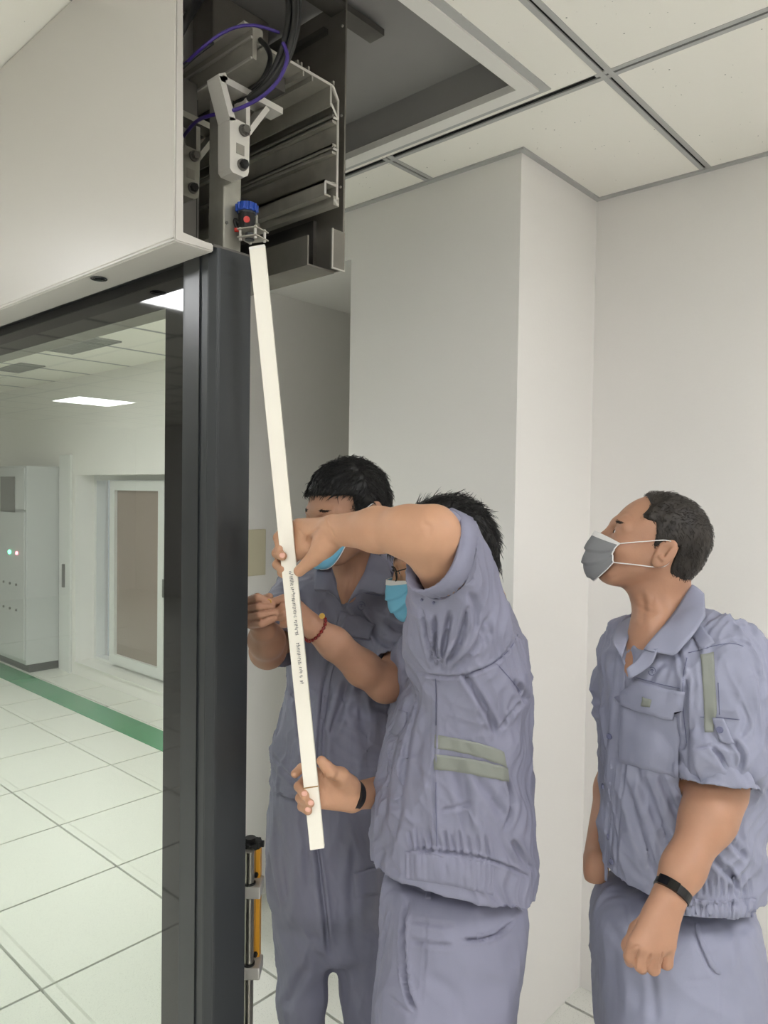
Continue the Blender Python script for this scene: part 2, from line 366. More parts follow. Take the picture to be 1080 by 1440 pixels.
# ================================================================ the room
CZ = 2.666; ZF = -.10      # heights are set out from the post; the whole scene is lifted by 0.10 at the end so that the floor is z = 0
K = 1.0606
bm = bmesh.new(); add_box(bm, -5, 3.5, -3.2, 11.8, ZF-.12, ZF-.02)
link('floor', to_me(bm), 'joint', kind='structure')
floor_o = bpy.data.objects['floor']
GX, GY, TS = 1.690, 1.962, .599
XR = 3.18
tile_me = None
for i in range(-8, 3):
    for j in range(-6, 14):
        x0, y0 = GX+i*TS, GY+j*TS; x1 = min(x0+TS, XR)
        if x1-x0 < .1 or x0 < -3.2 or (x0 < .0 and (y0 < 0 or y0 > 8)): continue
        full = x1-x0 > TS-.01
        if full and tile_me is not None: o = bpy.data.objects.new('floor_tile', tile_me); COL.objects.link(o); o.parent = floor_o
        else:
            b = bmesh.new(); add_box(b, .0052, x1-x0-.0052, .0052, TS-.0052, -.02, 0, .0012)
            me = to_me(b); me.materials.append(M['floor']); o = bpy.data.objects.new('floor_tile', me); COL.objects.link(o); o.parent = floor_o
            if full: tile_me = me
        o.location = (x0, y0, ZF)
fz = (ZF-.02, ZF-.001)
boxes('floor_sheet', [(-5, GX-8*TS, -3.2, 11.8, *fz), (GX-8*TS, .2, -3.2, 0, *fz), (.2, XR, -3.2, GY-6*TS, *fz), (GX-8*TS, .2, 8.6, 11.8, *fz), (.2, XR, GY+14*TS, 11.8, *fz)], 'floor', floor_o)

# ---- walls
wy0, wy1, wz0, wz1 = 4.56, 6.74, .0, 1.76
CT = CZ+.14
boxes('wall_right', [(2.40, 2.9, -3.2, 1.25, ZF-.02, CT)], 'wall', kind='structure')
boxes('wall_window_side', [(XR, 3.5, 1.9, wy0, ZF-.02, CT), (XR, 3.5, wy1, 11.8, ZF-.02, CT), (XR, 3.5, wy0, wy1, ZF-.02, wz0), (XR, 3.5, wy0, wy1, wz1, CT)], 'wall', kind='structure')
boxes('wall_column', [(1.912, 2.9, 1.198, 1.905, ZF-.02, CT), (1.912, 2.5, 1.905, 2.485, 2.486, CT)], 'wall', kind='structure')
boxes('wall_stub', [(1.66, 3.18, 2.485, 2.62, ZF-.02, CT)], 'wall', kind='structure')
boxes('wall_alcove', [(2.9, 3.5, 1.198, 1.9, ZF-.02, CT), (2.7, 2.9, 1.905, 2.485, ZF-.02, CT)], 'wall', kind='structure')
boxes('wall_back', [(-5, 3.5, 11.8, 12.0, ZF-.02, CT)], 'wall', kind='structure')
boxes('wall_left', [(-5.2, -5, -3.2, 12, ZF-.02, CT)], 'wall', kind='structure')
boxes('wall_front', [(-5, 3.5, -3.4, -3.2, ZF-.02, CT)], 'wall', kind='structure')

# ---- ceiling: dark void slab, tiles, exposed bars
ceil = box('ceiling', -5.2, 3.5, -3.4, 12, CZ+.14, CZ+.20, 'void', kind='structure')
GC = .706
XS = [-5.0]+[1.70-GC*k for k in range(8, -1, -1)]+[2.407, 3.10]; YS = [-3.2]+[.829+GC*k for k in range(-5, 15)]+[11.8]
PAN = [(-.93, -.31, 3.02, 3.68), (-2.90, -2.18, 8.02, 8.74), (-1.08, -.46, -.54, .08), (1.04, 1.66, -1.25, -.63), (-1.08, -.46, -1.95, -1.33), (1.04, 1.66, 2.99, 3.61), (1.04, 1.66, 5.11, 5.73), (-3.20, -2.58, 2.99, 3.61), (-2.49, -1.87, -.54, .08)]
def in_cof(x0, x1, y0, y1): return x0 > .9 and x1 < 1.75 and .80 < y0 < 1.9
for i in range(len(XS)-1):
    for j in range(len(YS)-1):
        x0, x1, y0, y1 = XS[i], XS[i+1], YS[j], YS[j+1]
        if in_cof(x0, x1, y0, y1): continue
        if x0 < .9 < x1 and .8 < y0 < 1.9: x1 = .814
        if x1 > 3.05: 
            if y0 < 1.9: continue
            x1 = XR+.017
        box('ceiling_tile', x0+.016, x1-.016, y0+.016, y1-.016, CZ, CZ+.02, 'ceil_tile', ceil)
def bars():
    L = []
    for x in XS[1:-1]:
        for s in (-1, 1): L.append((x+s*.0105-.0068, x+s*.0105+.0068, -3.2, 11.8, CZ-.001, CZ+.018))
    for y in YS[1:-1]:
        for s in (-1, 1): L.append((-5, XR, y+s*.0105-.0068, y+s*.0105+.0068, CZ-.0015, CZ+.018))
    return L
def clip_out(L, r):
    out = []
    for b in L:
        x0, x1, y0, y1 = b[:4]
        if x1 <= r[0] or x0 >= r[1] or y1 <= r[2] or y0 >= r[3]: out.append(b); continue
        if x1-x0 < .05:
            if y0 < r[2]: out.append((x0, x1, y0, r[2], b[4], b[5]))
            if y1 > r[3]: out.append((x0, x1, r[3], y1, b[4], b[5]))
        else:
            if x0 < r[0]: out.append((x0, r[0], y0, y1, b[4], b[5]))
            if x1 > r[1]: out.append((r[1], x1, y0, y1, b[4], b[5]))
    return out
hole = (.80, 1.685, .855, 2.22)
boxes('ceiling_grid_bars', clip_out(clip_out(bars(), hole), (1.914, 3.5, 1.20, 1.905)), 'grid', ceil, kind='stuff')
gaps = [(x-.0037, x+.0037, -3.2, 11.8, CZ+.003, CZ+.005) for x in XS[1:-1]]+[(-5, XR, y-.0037, y+.0037, CZ+.0025, CZ+.0045) for y in YS[1:-1]]
boxes('grid_gaps', clip_out(gaps, hole), 'gap', ceil, kind='stuff')
boxes('ceiling_wall_trim', [(1.893, 1.914, 1.18, 2.485, CZ-.006, CZ+.003), (1.914, 2.40, 1.18, 1.20, CZ-.006, CZ+.003), (2.38, 2.40, -3.2, 1.18, CZ-.006, CZ+.003)], 'grid', ceil)
cp = root('access_panel', (1.25, 1.6, CZ), 'unlit grey recessed ceiling panel inside a white frame above the door gear', 'ceiling panel')
fx0, fx1, fy0, fy1 = .81, 1.648, .985, 2.21
UP = .12
boxes('frame', [(fx0, fx1, fy0, fy0+.042, CZ-.008, CZ+.012), (fx0, fx1, fy1-.042, fy1, CZ-.008, CZ+.012), (fx1-.042, fx1, fy0+.042, fy1-.042, CZ-.008, CZ+.012)], 'white', cp)
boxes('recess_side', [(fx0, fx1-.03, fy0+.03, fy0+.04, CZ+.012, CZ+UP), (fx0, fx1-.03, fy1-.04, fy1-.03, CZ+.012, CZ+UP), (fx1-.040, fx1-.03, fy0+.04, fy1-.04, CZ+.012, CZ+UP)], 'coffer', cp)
boxes('frame_edge', [(fx1, 1.668, .963, 2.21, CZ-.003, CZ+.01), (fx0, fx1, .963, fy0, CZ-.003, CZ+.01)], 'grid', cp)
boxes('tile_strip', [(1.01, 1.684, .845, .963, CZ, CZ+.02), (1.668, 1.684, .963, 2.22, CZ, CZ+.02)], 'ceil_tile', cp)
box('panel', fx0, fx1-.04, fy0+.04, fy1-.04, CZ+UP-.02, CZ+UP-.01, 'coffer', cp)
desc = ['lit square ceiling panel reflected large in the top corner of the glass', 'far lit ceiling panel mirrored small in the middle of the glass', 'lit ceiling panel above and behind the camera', 'lit ceiling panel behind the camera towards the right wall', 'lit ceiling panel in the rear left corner of the room', 'lit ceiling panel just behind the glass partition', 'lit ceiling panel near the window of the inner room', 'lit ceiling panel on the left side of the outer room', 'lit ceiling panel farthest left behind the camera']
for p, d in zip(PAN, desc):
    r = root('ceiling_light', ((p[0]+p[1])/2, (p[2]+p[3])/2, CZ), d, 'ceiling light')
    box('diffuser', p[0]+.012, p[1]-.012, p[2]+.012, p[3]-.012, CZ-.012, CZ-.002, 'lamp', r)
    boxes('frame', [(p[0], p[0]+.012, p[2], p[3], CZ-.016, CZ-.001), (p[1]-.012, p[1], p[2], p[3], CZ-.016, CZ-.001), (p[0]+.012, p[1]-.012, p[2], p[2]+.012, CZ-.016, CZ-.001), (p[0]+.012, p[1]-.012, p[3]-.012, p[3], CZ-.016, CZ-.001)], 'white', r)
for (gx, gy, ln, d) in [(2.62, 6.6, .55, 'small dark slotted air grille in inner room ceiling, nearer the cabinet'), (2.5, 5.2, .75, 'long dark slotted air grille in inner room ceiling, nearer the window')]:
    r = root('air_grille', (gx, gy, CZ), d, 'air vent', 'ceiling air grilles of the inner room')
    boxes('frame', [(gx-.1, gx+.1, gy-ln/2, gy-ln/2+.015, CZ-.01, CZ), (gx-.1, gx+.1, gy+ln/2-.015, gy+ln/2, CZ-.01, CZ), (gx-.1, gx-.085, gy-ln/2, gy+ln/2, CZ-.01, CZ), (gx+.085, gx+.1, gy-ln/2, gy+ln/2, CZ-.01, CZ)], 'vent', r)
    for q in range(7): box('slat', gx-.075+q*.023, gx-.065+q*.023, gy-ln/2+.015, gy+ln/2-.015, CZ-.008, CZ-.001, 'vent', r)

# ---- window in the deep reveal
w = root('window_1', (3.34, (wy0+wy1)/2, wz0), 'x', 'x'); del w['label']; del w['category']; w['kind'] = 'structure'
def ring(y0, y1, z0, z1, t, x0, x1): return [(x0, x1, y0, y0+t, z0, z1), (x0, x1, y1-t, y1, z0, z1), (x0, x1, y0+t, y1-t, z0, z0+t), (x0, x1, y0+t, y1-t, z1-t, z1)]
boxes('window_frame', ring(wy0, wy1, wz0, wz1, .045, 3.36, 3.45), 'winframe', w)
boxes('sash', ring(5.43, 6.33, wz0+.06, wz1-.05, .085, 3.30, 3.36), 'winframe', w)
box('pane', 3.33, 3.34, 5.50, 6.26, wz0+.13, wz1-.12, 'wglass', w)
boxes('sash', ring(4.61, 5.40, wz0+.05, wz1-.05, .06, 3.35, 3.39), 'winframe', w)
box('pane', 3.365, 3.372, 4.66, 5.35, wz0+.10, wz1-.10, 'wglass', w)
box('mullion', 3.33, 3.40, 5.37, 5.43, wz0+.02, wz1-.03, 'winframe', w)
box('window_handle', 3.285, 3.33, 5.385, 5.42, .75, .90, 'handle', w)
box('window_sill', XR-.012, 3.36, wy0+.002, wy1-.002, wz0, wz0+.02, 'white', w)

# ---- floor-standing cabinet in the inner room
c = root('equipment_cabinet', (3.02, 7.6, ZF), 'tall light grey metal cabinet with green and red lamps behind the glass', 'cabinet')
CX0 = 2.86; CY0 = 7.05
box('body', CX0, XR-.004, CY0, CY0+1.1, ZF+.08, 1.84, 'cab', c, .008)
box('plinth', CX0+.04, XR-.004, CY0+.03, CY0+1.07, ZF, ZF+.08, 'anth', c)
box('door', CX0-.015, CX0, CY0+.02, CY0+1.08, ZF+.12, 1.41, 'cab', c, .004)
box('top_panel', CX0-.013, CX0, CY0+.02, CY0+1.08, 1.43, 1.82, 'cab', c, .004)
box('display', CX0-.020, CX0-.012, CY0+.22, CY0+.56, 1.40, 1.74, 'handle', c, .003)
cyl('lamp', (CX0-.014, CY0+.34, 1.02), (-1, 0, 0), .018, .012, 'led_g', c, label='green indicator lamp')
cyl('lamp', (CX0-.014, CY0+.17, 1.02), (-1, 0, 0), .015, .012, 'led_r', c, label='red indicator lamp')
for zz in (.72, .48):
    for yy in (.18, .33, .48): cyl('knob', (CX0-.014, CY0+yy, zz), (-1, 0, 0), .012, .012, 'handle', c, 10)
d = root('door_1', (3.15, 6.9, ZF), 'x', 'x'); del d['label']; del d['category']; d['kind'] = 'structure'
box('door_leaf', XR-.025, XR-.002, 6.80, 7.03, ZF, 1.95, 'winframe', d, .003)
box('door_handle', XR-.05, XR-.025, 6.90, 6.92, .70, .92, 'handle', d, .004)

g = box('floor_tape', 2.64, 2.86, 3.2, 8.9, ZF+.0005, ZF+.005, 'green'); tag(g, 'glossy green safety strip laid along the inner room floor', 'floor marking')

# ================================================================ glass partition
pw = root('glass_partition', (.82, 4, ZF), 'tall clear glass sliding partition with dark frame and black glass border', 'glass partition')
box('pane', .815, .825, 1.262, 9.0, ZF+.09, 2.065, 'glass', pw)
boxes('black_border', [(.8135, .8149, 1.262, 1.335, ZF+.09, 2.065), (.8135, .8149, 1.335, 9.0, 2.012, 2.065)], 'frit', pw)
boxes('frame_edge', [(.808, .835, 1.252, 1.262, ZF, 2.085), (.812, .83, 1.25, 9, 2.065, 2.085), (.80, .84, 1.262, 9, ZF, ZF+.09)], 'black', pw)
hd = root('header_rail', (.8, 3, 2.09), 'dark header rail running along the top of the glass partition', 'door rail')
boxes('rail', [(.79, .86, 1.235, 9, 2.085, 2.13)], 'anth2', hd, .003)
boxes('groove', [(.785, .79, 1.24, 9, 2.10, 2.104)], 'black', hd)

# dark post with chamfered edge
po = root('door_post', (.86, 1.2, ZF), 'anthracite metal door post with chamfered front edge at the partition end', 'door post')
px0, py0, py1 = .80, 1.153, 1.252; px1 = ON(348.5, 900, 1, py0)[0]
prism('post_shell', [(px0, py1), (px0, py0+.016), (px0+.010, py0+.001), (px0+.014, py0), (px1, py0), (px1, py1)], 2, ZF, 2.095, 'anth', po, .0012)
box('side_strip', px0-.003, px0+.002, py0+.040, py0+.088, ZF+.001, 2.094, 'anth2', po)
box('end_cap', px0+.003, px1-.003, py0+.004, py1-.004, 2.095, 2.10, 'steel2', po)

# bulkhead over the header
box('wall_bulkhead_end', .80, 1.188, 1.54, 1.60, 2.555, 2.80, 'wall', kind='structure')
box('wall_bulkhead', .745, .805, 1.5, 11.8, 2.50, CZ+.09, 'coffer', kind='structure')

# white header cover
cv = root('header_cover', (.72, 3, 2.08), 'long white enamelled cover of the door header with rolled bottom flange', 'door header cover')
prof = [(.718, 2.664), (.718, 2.088), (.722, 2.083), (.80, 2.083), (.80, 2.098), (.735, 2.099), (.733, 2.102), (.733, 2.664)]
prism('cover_panel', prof, 1, 1.152, 9.0, 'cover', cv, .0025)
box('cover_lip', .716, .7195, 1.1515, 1.164, 2.088, 2.664, 'cover', cv, .0012)
cb = ON(139, 391, 2, 2.083)
bm = bmesh.new(); 
for r_ in (.016, .011): 
    add_tube(bm, [(cb[0]+r_*math.cos(a), cb[1]+r_*math.sin(a), 2.081) for a in np.linspace(0, 2*math.pi, 25)], .0012, 6)
add_cyl(bm, (cb[0], cb[1], 2.0785), (0, 0, 1), .008, .004, 16)
link('round_sensor', to_me(bm), 'anth2', cv)

# ================================================================ exposed gear
sp = root('steel_side_plate', (1.19, 2, 2.147), 'large raw steel plate hanging behind the exposed door gear', 'steel plate')
box('plate', 1.19, 1.195, 1.213, 2.16, 2.152, 2.76, 'steel', sp, .001)
bmx = bmesh.new(); add_box(bmx, 1.11, 1.19, 1.24, 4.0, 2.149, 2.153); add_box(bmx, 1.107, 1.111, 1.24, 4.0, 2.149, 2.215); link('bottom_channel', to_me(bmx), 'steel', sp)
boxes('end_lip', [(1.155, 1.192, 1.209, 1.212, 2.150, 2.235)], 'steel', sp)
boxes('lip_edge', [(1.153, 1.156, 1.2085, 1.2125, 2.150, 2.236), (1.153, 1.193, 1.2085, 1.2125, 2.147, 2.150)], 'alu_bright', sp)
box('back_wall', 1.178, 1.189, 1.30, 4, 2.16, 2.28, 'steel2', sp)
for yy, zz in [(1.222, 2.70), (1.222, 2.50), (1.222, 2.34), (1.222, 2.215)]: cyl('screw', (1.19, yy, zz), (-1, 0, 0), .003, .003, 'alu_bright', sp, 8)
cyl('bolt', (1.107, 1.55, 2.183), (-1, 0, 0), .008, .006, 'steel2', sp, 6)
box('hanger_bar', 1.10, 1.32, 1.214, 1.26, 2.735, 2.75, 'steel2', sp)
box('stiffener', 1.175, 1.19, 1.27, 2.2, 2.70, 2.712, 'steel2', sp)

be = root('gear_beam', (1.07, 2.2, 2.28), 'extruded aluminium door gear beam with ribbed channel and open end', 'aluminium beam')
Y0, Y1 = 1.18, 4.0
T = .005
prism('web', [(1.139, 2.29), (1.139, 2.50), (1.120, 2.527), (1.113, 2.527), (1.113, 2.522), (1.134, 2.495), (1.134, 2.29)], 1, Y0, Y1, 'alu', be)
box('top_flange', .925, 1.114, Y0, Y1, 2.521, 2.527, 'alu', be)
box('chamfer_brace', 1.113, 1.1165, Y0, Y1, 2.478, 2.522, 'alu', be)
bmx = bmesh.new()
for z_ in (2.468, 2.45, 2.40, 2.384, 2.318):
    add_box(bmx, 1.122, 1.135, Y0+.001, Y1, z_-.003, z_+.003)
for z_ in (2.468, 2.40): add_box(bmx, 1.122, 1.125, Y0+.001, Y1, z_-.009, z_+.001)
link('web_ribs', to_me(bmx), 'alu', be)
bmx = bmesh.new()
add_box(bmx, 1.10, 1.139, Y0, Y1, 2.312, 2.318); add_box(bmx, 1.10, 1.104, Y0, Y1, 2.285, 2.318); add_box(bmx, 1.104, 1.118, Y0, Y1, 2.285, 2.289); add_box(bmx, 1.127, 1.144, Y0, Y1, 2.272, 2.292)
link('foot_channel', to_me(bmx), 'alu', be)
bmx = bmesh.new()
for x_ in (1.02, 1.03, 1.05, 1.122): add_box(bmx, x_, x_+.004, Y0, Y1, 2.527, 2.536)
for x_ in (1.035, 1.06): add_box(bmx, x_, x_+.004, Y0, Y1, 2.510, 2.521)
link('top_teeth', to_me(bmx), 'alu', be)
bmx = bmesh.new(); add_box(bmx, .905, .930, Y0, Y1, 2.521, 2.552); add_box(bmx, .905, .915, Y0, Y1, 2.489, 2.521); link('front_rail', to_me(bmx), 'alu', be); box('rail_lip', .884, .906, Y0, Y1, 2.546, 2.551, 'alu_bright', be); box('rail_lip', .901, .9048, Y0, Y1, 2.526, 2.531, 'alu_bright', be); box('rail_lip', .901, .9048, Y0, Y1, 2.487, 2.491, 'alu_bright', be)
# bright cut end of the profile
bmx = bmesh.new()
E_ = [((1.0, 2.524), (1.110, 2.524)), ((1.110, 2.524), (1.122, 2.522)), ((1.122, 2.522), (1.1375, 2.498)), ((1.1375, 2.50), (1.1375, 2.285)), ((1.115, 2.522), (1.115, 2.485)), ((1.115, 2.485), (1.137, 2.46)), ((1.122, 2.458), (1.137, 2.458)), ((1.122, 2.392), (1.137, 2.392)), ((1.10, 2.315), (1.137, 2.315)), ((1.102, 2.287), (1.102, 2.315)), ((1.128, 2.285), (1.14, 2.275))]
for (a, b) in E_: 
    add_tube(bmx, [(a[0], Y0-.001, a[1]), (b[0], Y0-.001, b[1])], .0028, 4)
link('cut_end', to_me(bmx), 'alu_bright', be)
box('roller_track', 1.0, 1.03, Y0+.05, Y1, 2.49, 2.52, 'steel2', be)
box('inner_cover', .93, 1.0, 1.5, Y1, 2.15, 2.50, 'steel2', be)
for yy in (1.40, 1.75):
    cyl('stud', (1.09, yy, 2.25), (0, 0, 1), .004, .04, 'alu_bright', be, 8); cyl('nut', (1.09, yy, 2.262), (0, 0, 1), .009, .008, 'galv', be, 6)

gp = root('galvanised_tube', (.85, 1.19, 2.1), 'short galvanised square tube standing on top of the dark post', 'steel tube')
box('tube_body', .831, .872, 1.167, 1.215, 2.10, 2.39, 'galv', gp, .003)
bt = cyl('screw', (.838, 1.1675, 2.15), (0, -1, 0), .003, .003, 'steel2', gp, 8)
A = ON(299, 60, 1, 1.42); B = ON(378, 60, 1, 1.42)
uc = root('support_column', (A[0]+.05, 1.45, 2.6), 'grey steel support column rising to the ceiling behind the cables', 'steel column')
box('column_body', A[0], B[0], 1.42, 1.50, 2.53, 2.762, 'steel', uc, .004)
cs = root('side_duct', (.87, 1.5, 2.4), 'dark steel strut in shadow behind the white cover', 'steel strut')
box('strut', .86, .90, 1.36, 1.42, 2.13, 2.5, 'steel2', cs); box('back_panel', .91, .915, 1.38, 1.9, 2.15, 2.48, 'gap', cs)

def bracket(dy, label, m, sc=1):
    r = root('gear_bracket', (.88, 1.12+dy, 2.35), label, 'bracket')
    Y = 1.118
    def P(cx_, cy_): p = ON(220+cx_/3.6, cy_/3.6, 1, Y); return (p[0], p[2])
    def bar(bm, a, b, w):
        a, b = np.array(P(*a)), np.array(P(*b)); d = (b-a)/np.linalg.norm(b-a); n_ = np.array([-d[1], d[0]])*w/2
        vs = [a+n_, b+n_, b-n_, a-n_]; A_ = [bm.verts.new((v[0], Y+dy, v[1])) for v in vs]; B_ = [bm.verts.new((v[0], Y+dy+.036, v[1])) for v in vs]
        bm.faces.new(A_); bm.faces.new(B_[::-1])
        for i in range(4): bm.faces.new((A_[i], B_[i], B_[(i+1) % 4], A_[(i+1) % 4]))
    bm = bmesh.new()
    pl = [P(*q) for q in [(372, 590), (372, 850), (385, 872), (440, 896), (462, 890), (468, 870), (472, 700), (478, 640), (400, 600)]]
    A_ = [bm.verts.new((v[0], Y+dy, v[1])) for v in pl]; B_ = [bm.verts.new((v[0], Y+dy+.036, v[1])) for v in pl]
    bm.faces.new(A_); bm.faces.new(B_[::-1])
    for i in range(len(pl)): bm.faces.new((A_[i], B_[i], B_[(i+1) % len(pl)], A_[(i+1) % len(pl)]))
    bar(bm, (330, 385), (388, 610), .013*sc); bar(bm, (335, 395), (640, 562), .012*sc); bar(bm, (464, 500), (464, 660), .009*sc); bar(bm, (565, 545), (462, 680), .010*sc); bar(bm, (322, 392), (356, 385), .012)
    link('plate', to_me(bm), m, r)
    for q, mm, nm in (((440, 662), 'steel2', 'bolt'), ((433, 836), 'black', 'bolt')):
        p = P(*q); cyl(nm, (p[0], Y+dy, p[1]), (0, -1, 0), .0105, .004, 'steel2', r, 20); cyl(nm, (p[0], Y+dy-.004, p[1]), (0, -1, 0), .008, .008, mm, r, 6)
    p0, p1 = P(404, 722), P(444, 792); box('slot', p0[0], p1[0], Y+dy-.0008, Y+dy+.004, p1[1], p0[1], 'steel', r)
    return r
bracket(0, 'bright machined A-shaped bracket with two bolts on the tube', 'alu_bright')
bracket(.16, 'second bracket half hidden in shadow behind the galvanised tube', 'galv')

# sensor / switch on a small plate above the strip
sw = root('limit_switch', (.90, 1.13, 2.12), 'small blue and red capped switch on a square plate above the strip', 'switch')
bm = bmesh.new(); c3 = W(354, 337, 1.40)
for dz in (-.001, .014):
    q = [W(333, 330 - dz*700, 1.385), W(350, 322 - dz*700, 1.42), W(378, 330 - dz*700, 1.405), W(360, 340 - dz*700, 1.37)]
    vs = [bm.verts.new((p[0], p[1], c3[2]+dz)) for p in q]; vt = [bm.verts.new((p[0], p[1], c3[2]+dz+.002)) for p in q]
    bm.faces.new(vs); bm.faces.new(vt)
    for i in range(4): bm.faces.new((vs[i], vt[i], vt[(i+1) % 4], vs[(i+1) % 4]))
link('plate', to_me(bm), 'alu', sw)
for (a, b, t) in ((338, 331, 1.39), (352, 325, 1.41), (372, 331, 1.40), (359, 336, 1.378)):
    p = W(a, b, t); cyl('screw', (p[0], p[1], c3[2]-.005), (0, 0, 1), .0028, .024, 'alu_bright', sw, 8)
b0 = W(347, 323, 1.40)
cyl('lower_body', b0, (0, 0, 1), .016, .014, 'black', sw, 20)
cyl('middle_body', b0+[0, 0, .014], (0, 0, 1), .0155, .014, 'black', sw, 20)
p = b0+RT*.003-FW*.0145+[0, 0, .013]; cyl('red_button', p, -FW, .006, .004, 'red', sw, 12)
cyl('scale_ring', b0+[0, 0, .028], (0, 0, 1), .0165, .004, 'anth', sw, 24)
bm = bmesh.new(); add_cyl(bm, b0+[0, 0, .032], (0, 0, 1), .0185, .016, 20, .017)
for i in range(10):
    a = i*2*math.pi/10; c = b0+np.array([.0185*math.cos(a), .0185*math.sin(a), .033]); add_cyl(bm, c, (0, 0, 1), .0032, .013, 6)
link('blue_cap', to_me(bm), 'blue', sw)
tube('lead', cr([b0+[0, 0, .01]-RT*.012, b0+[0, 0, .018]-RT*.022, b0+[0, 0, .006]-RT*.020, b0+[0, 0, -.004]-RT*.012], 6), .0035, 'black', sw, 6)
p = b0-RT*.014-FW*.004+[0, 0, -.002]; cyl('terminal', p, -RT, .004, .008, 'red', sw, 8)
cyl('shaft', W(351, 338, 1.395), (0, 0, 1), .009, .012, 'anth', sw, 18)

# cables
def cable(name, pts, r, m, label, n=8, group=None, tw=None):
    P = cr([W(*p) for p in pts], 8); o = tube(name, P, r, m, None, n); tag(o, label, 'cable', group); return o
for i, (dx, dt, r, tl) in enumerate([(0, 0, .0075, 0), (7, .012, .007, 0), (12, -.004, .0065, 4), (3, .02, .0065, 6), (8, -.012, .006, 2)]):
    cable('power_cable', [(405+dx, -30, 1.33+dt), (407+dx, 20, 1.33+dt), (400+dx, 62, 1.33+dt), (386+dx*.8, 98, 1.335+dt), (368+dx*.6, 124-tl, 1.35+dt), (348+dx*.4, 140-tl, 1.37+dt), (330+dx*.3, 147-tl, 1.40+dt), (322, 150, 1.46)], r, 'cable', 'thick black power cable bundled in the loop over the bracket', 8, 'bundled black cables over the bracket')
cable('control_cable', [(238, 112, 1.40), (262, 88, 1.34), (298, 56, 1.30), (330, 39, 1.30), (360, 36, 1.31), (393, 46, 1.33)], .0028, 'purple', 'purple cable arching above the white bracket')
cable('control_cable', [(398, 60, 1.30), (404, 82, 1.30), (392, 112, 1.305), (368, 136, 1.315), (335, 153, 1.33), (305, 160, 1.36), (276, 171, 1.42), (254, 198, 1.5), (244, 215, 1.55)], .0034, 'purple', 'purple cable looping under the black bundle')
cable('power_cable', [(300, -40, 1.42), (276, 6, 1.40), (258, 36, 1.38), (240, 78, 1.40), (225, 105, 1.45)], .0085, 'cable', 'thick black cable dropping behind the white cover')
cable('power_cable', [(238, 114, 1.36), (256, 96, 1.34), (276, 78, 1.34), (300, 60, 1.35)], .003, 'cable', 'thin black cable beside the upper purple cable')
cable('power_cable', [(366, 56, 1.45), (376, 68, 1.42), (380, 84, 1.40), (372, 108, 1.39), (352, 132, 1.39)], .005, 'cable', 'short black cable entering the aluminium rail')

# ================================================================ white strip
st = root('white_strip', W(446, 1194, 1.36), 'long white plastic trunking strip held upright against the door gear', 'plastic strip')
tl, trr, br, bl_ = W(350, 347, 1.36), W(372, 343, 1.36), W(456, 1193, 1.36), W(436, 1196, 1.36)
bw = R @ np.array([0, 0, -1.])*.012
bm = bmesh.new(); f_ = [bm.verts.new(p) for p in (tl, trr, br, bl_)]; g_ = [bm.verts.new(p+bw) for p in (tl, trr, br, bl_)]
bm.faces.new(f_); bm.faces.new(g_[::-1])
for i in range(4): bm.faces.new((f_[i], g_[i], g_[(i+1) % 4], f_[(i+1) % 4]))
bmesh.ops.bevel(bm, geom=bm.edges[:], offset=.0008, segments=2, affect='EDGES')
link('strip_body', to_me(bm), 'pvc', st)
def on_strip(s, v, lift=.0006):   # s across 0..1, v = image row
    k = (v-345)/(1194-345); a = tl*(1-k)+bl_*k; b = trr*(1-k)+br*k; return a*(1-s)+b*s-(R @ np.array([0, 0, -1.]))*lift
def quad_on(bm, s0, s1, v0, v1):
    q = [on_strip(s0, v0), on_strip(s1, v0), on_strip(s1, v1), on_strip(s0, v1)]; bm.faces.new([bm.verts.new(p) for p in q])
# faint machine print: rows of narrow glyph strokes, unreadable in the photograph
bm = bmesh.new(); rr = random.Random(3)
for a, b in ((803, 822), (826, 868), (872, 894), (904, 934), (938, 946), (949, 952.5), (957, 961)):
    v = a
    while v < b:
        h_ = rr.uniform(1.3, 2.2)
        for s in range(rr.choice((2, 3))):
            s0 = .47+rr.uniform(0, .16); quad_on(bm, s0, s0+rr.uniform(.05, .14), v+rr.uniform(0, .8), v+rr.uniform(.9, 1.4))
        if rr.random() < .7: quad_on(bm, .46, .70, v, v+.42)
        if rr.random() < .6: quad_on(bm, .62+rr.uniform(-.05, .05), .655+rr.uniform(-.03, .03), v, v+h_)
        v += h_+.7
link('printed_marking', to_me(bm), 'print', st)
bm = bmesh.new(); quad_on(bm, -.01, 1.01, 1105.6, 1107.4); link('cut_line', to_me(bm), 'brown', st)
bm = bmesh.new(); quad_on(bm, .0, 1.0, 346, 349); link('rough_end', to_me(bm), 'white', st)

# ================================================================ wall plate and light curtain
a = ON(344, 745, 1, 2.483); b = ON(371.5, 808, 1, 2.483)
wp = root('wall_plate', (a[0], 2.48, b[2]), 'blank cream wall plate on the wall behind the dark post', 'wall plate')
box('plate', a[0], b[0], 2.473, 2.485, b[2], a[2], 'cream', wp, .003); box('cover', a[0]+.006, b[0]-.006, 2.471, 2.4735, b[2]+.006, a[2]-.006, 'cream', wp, .001)

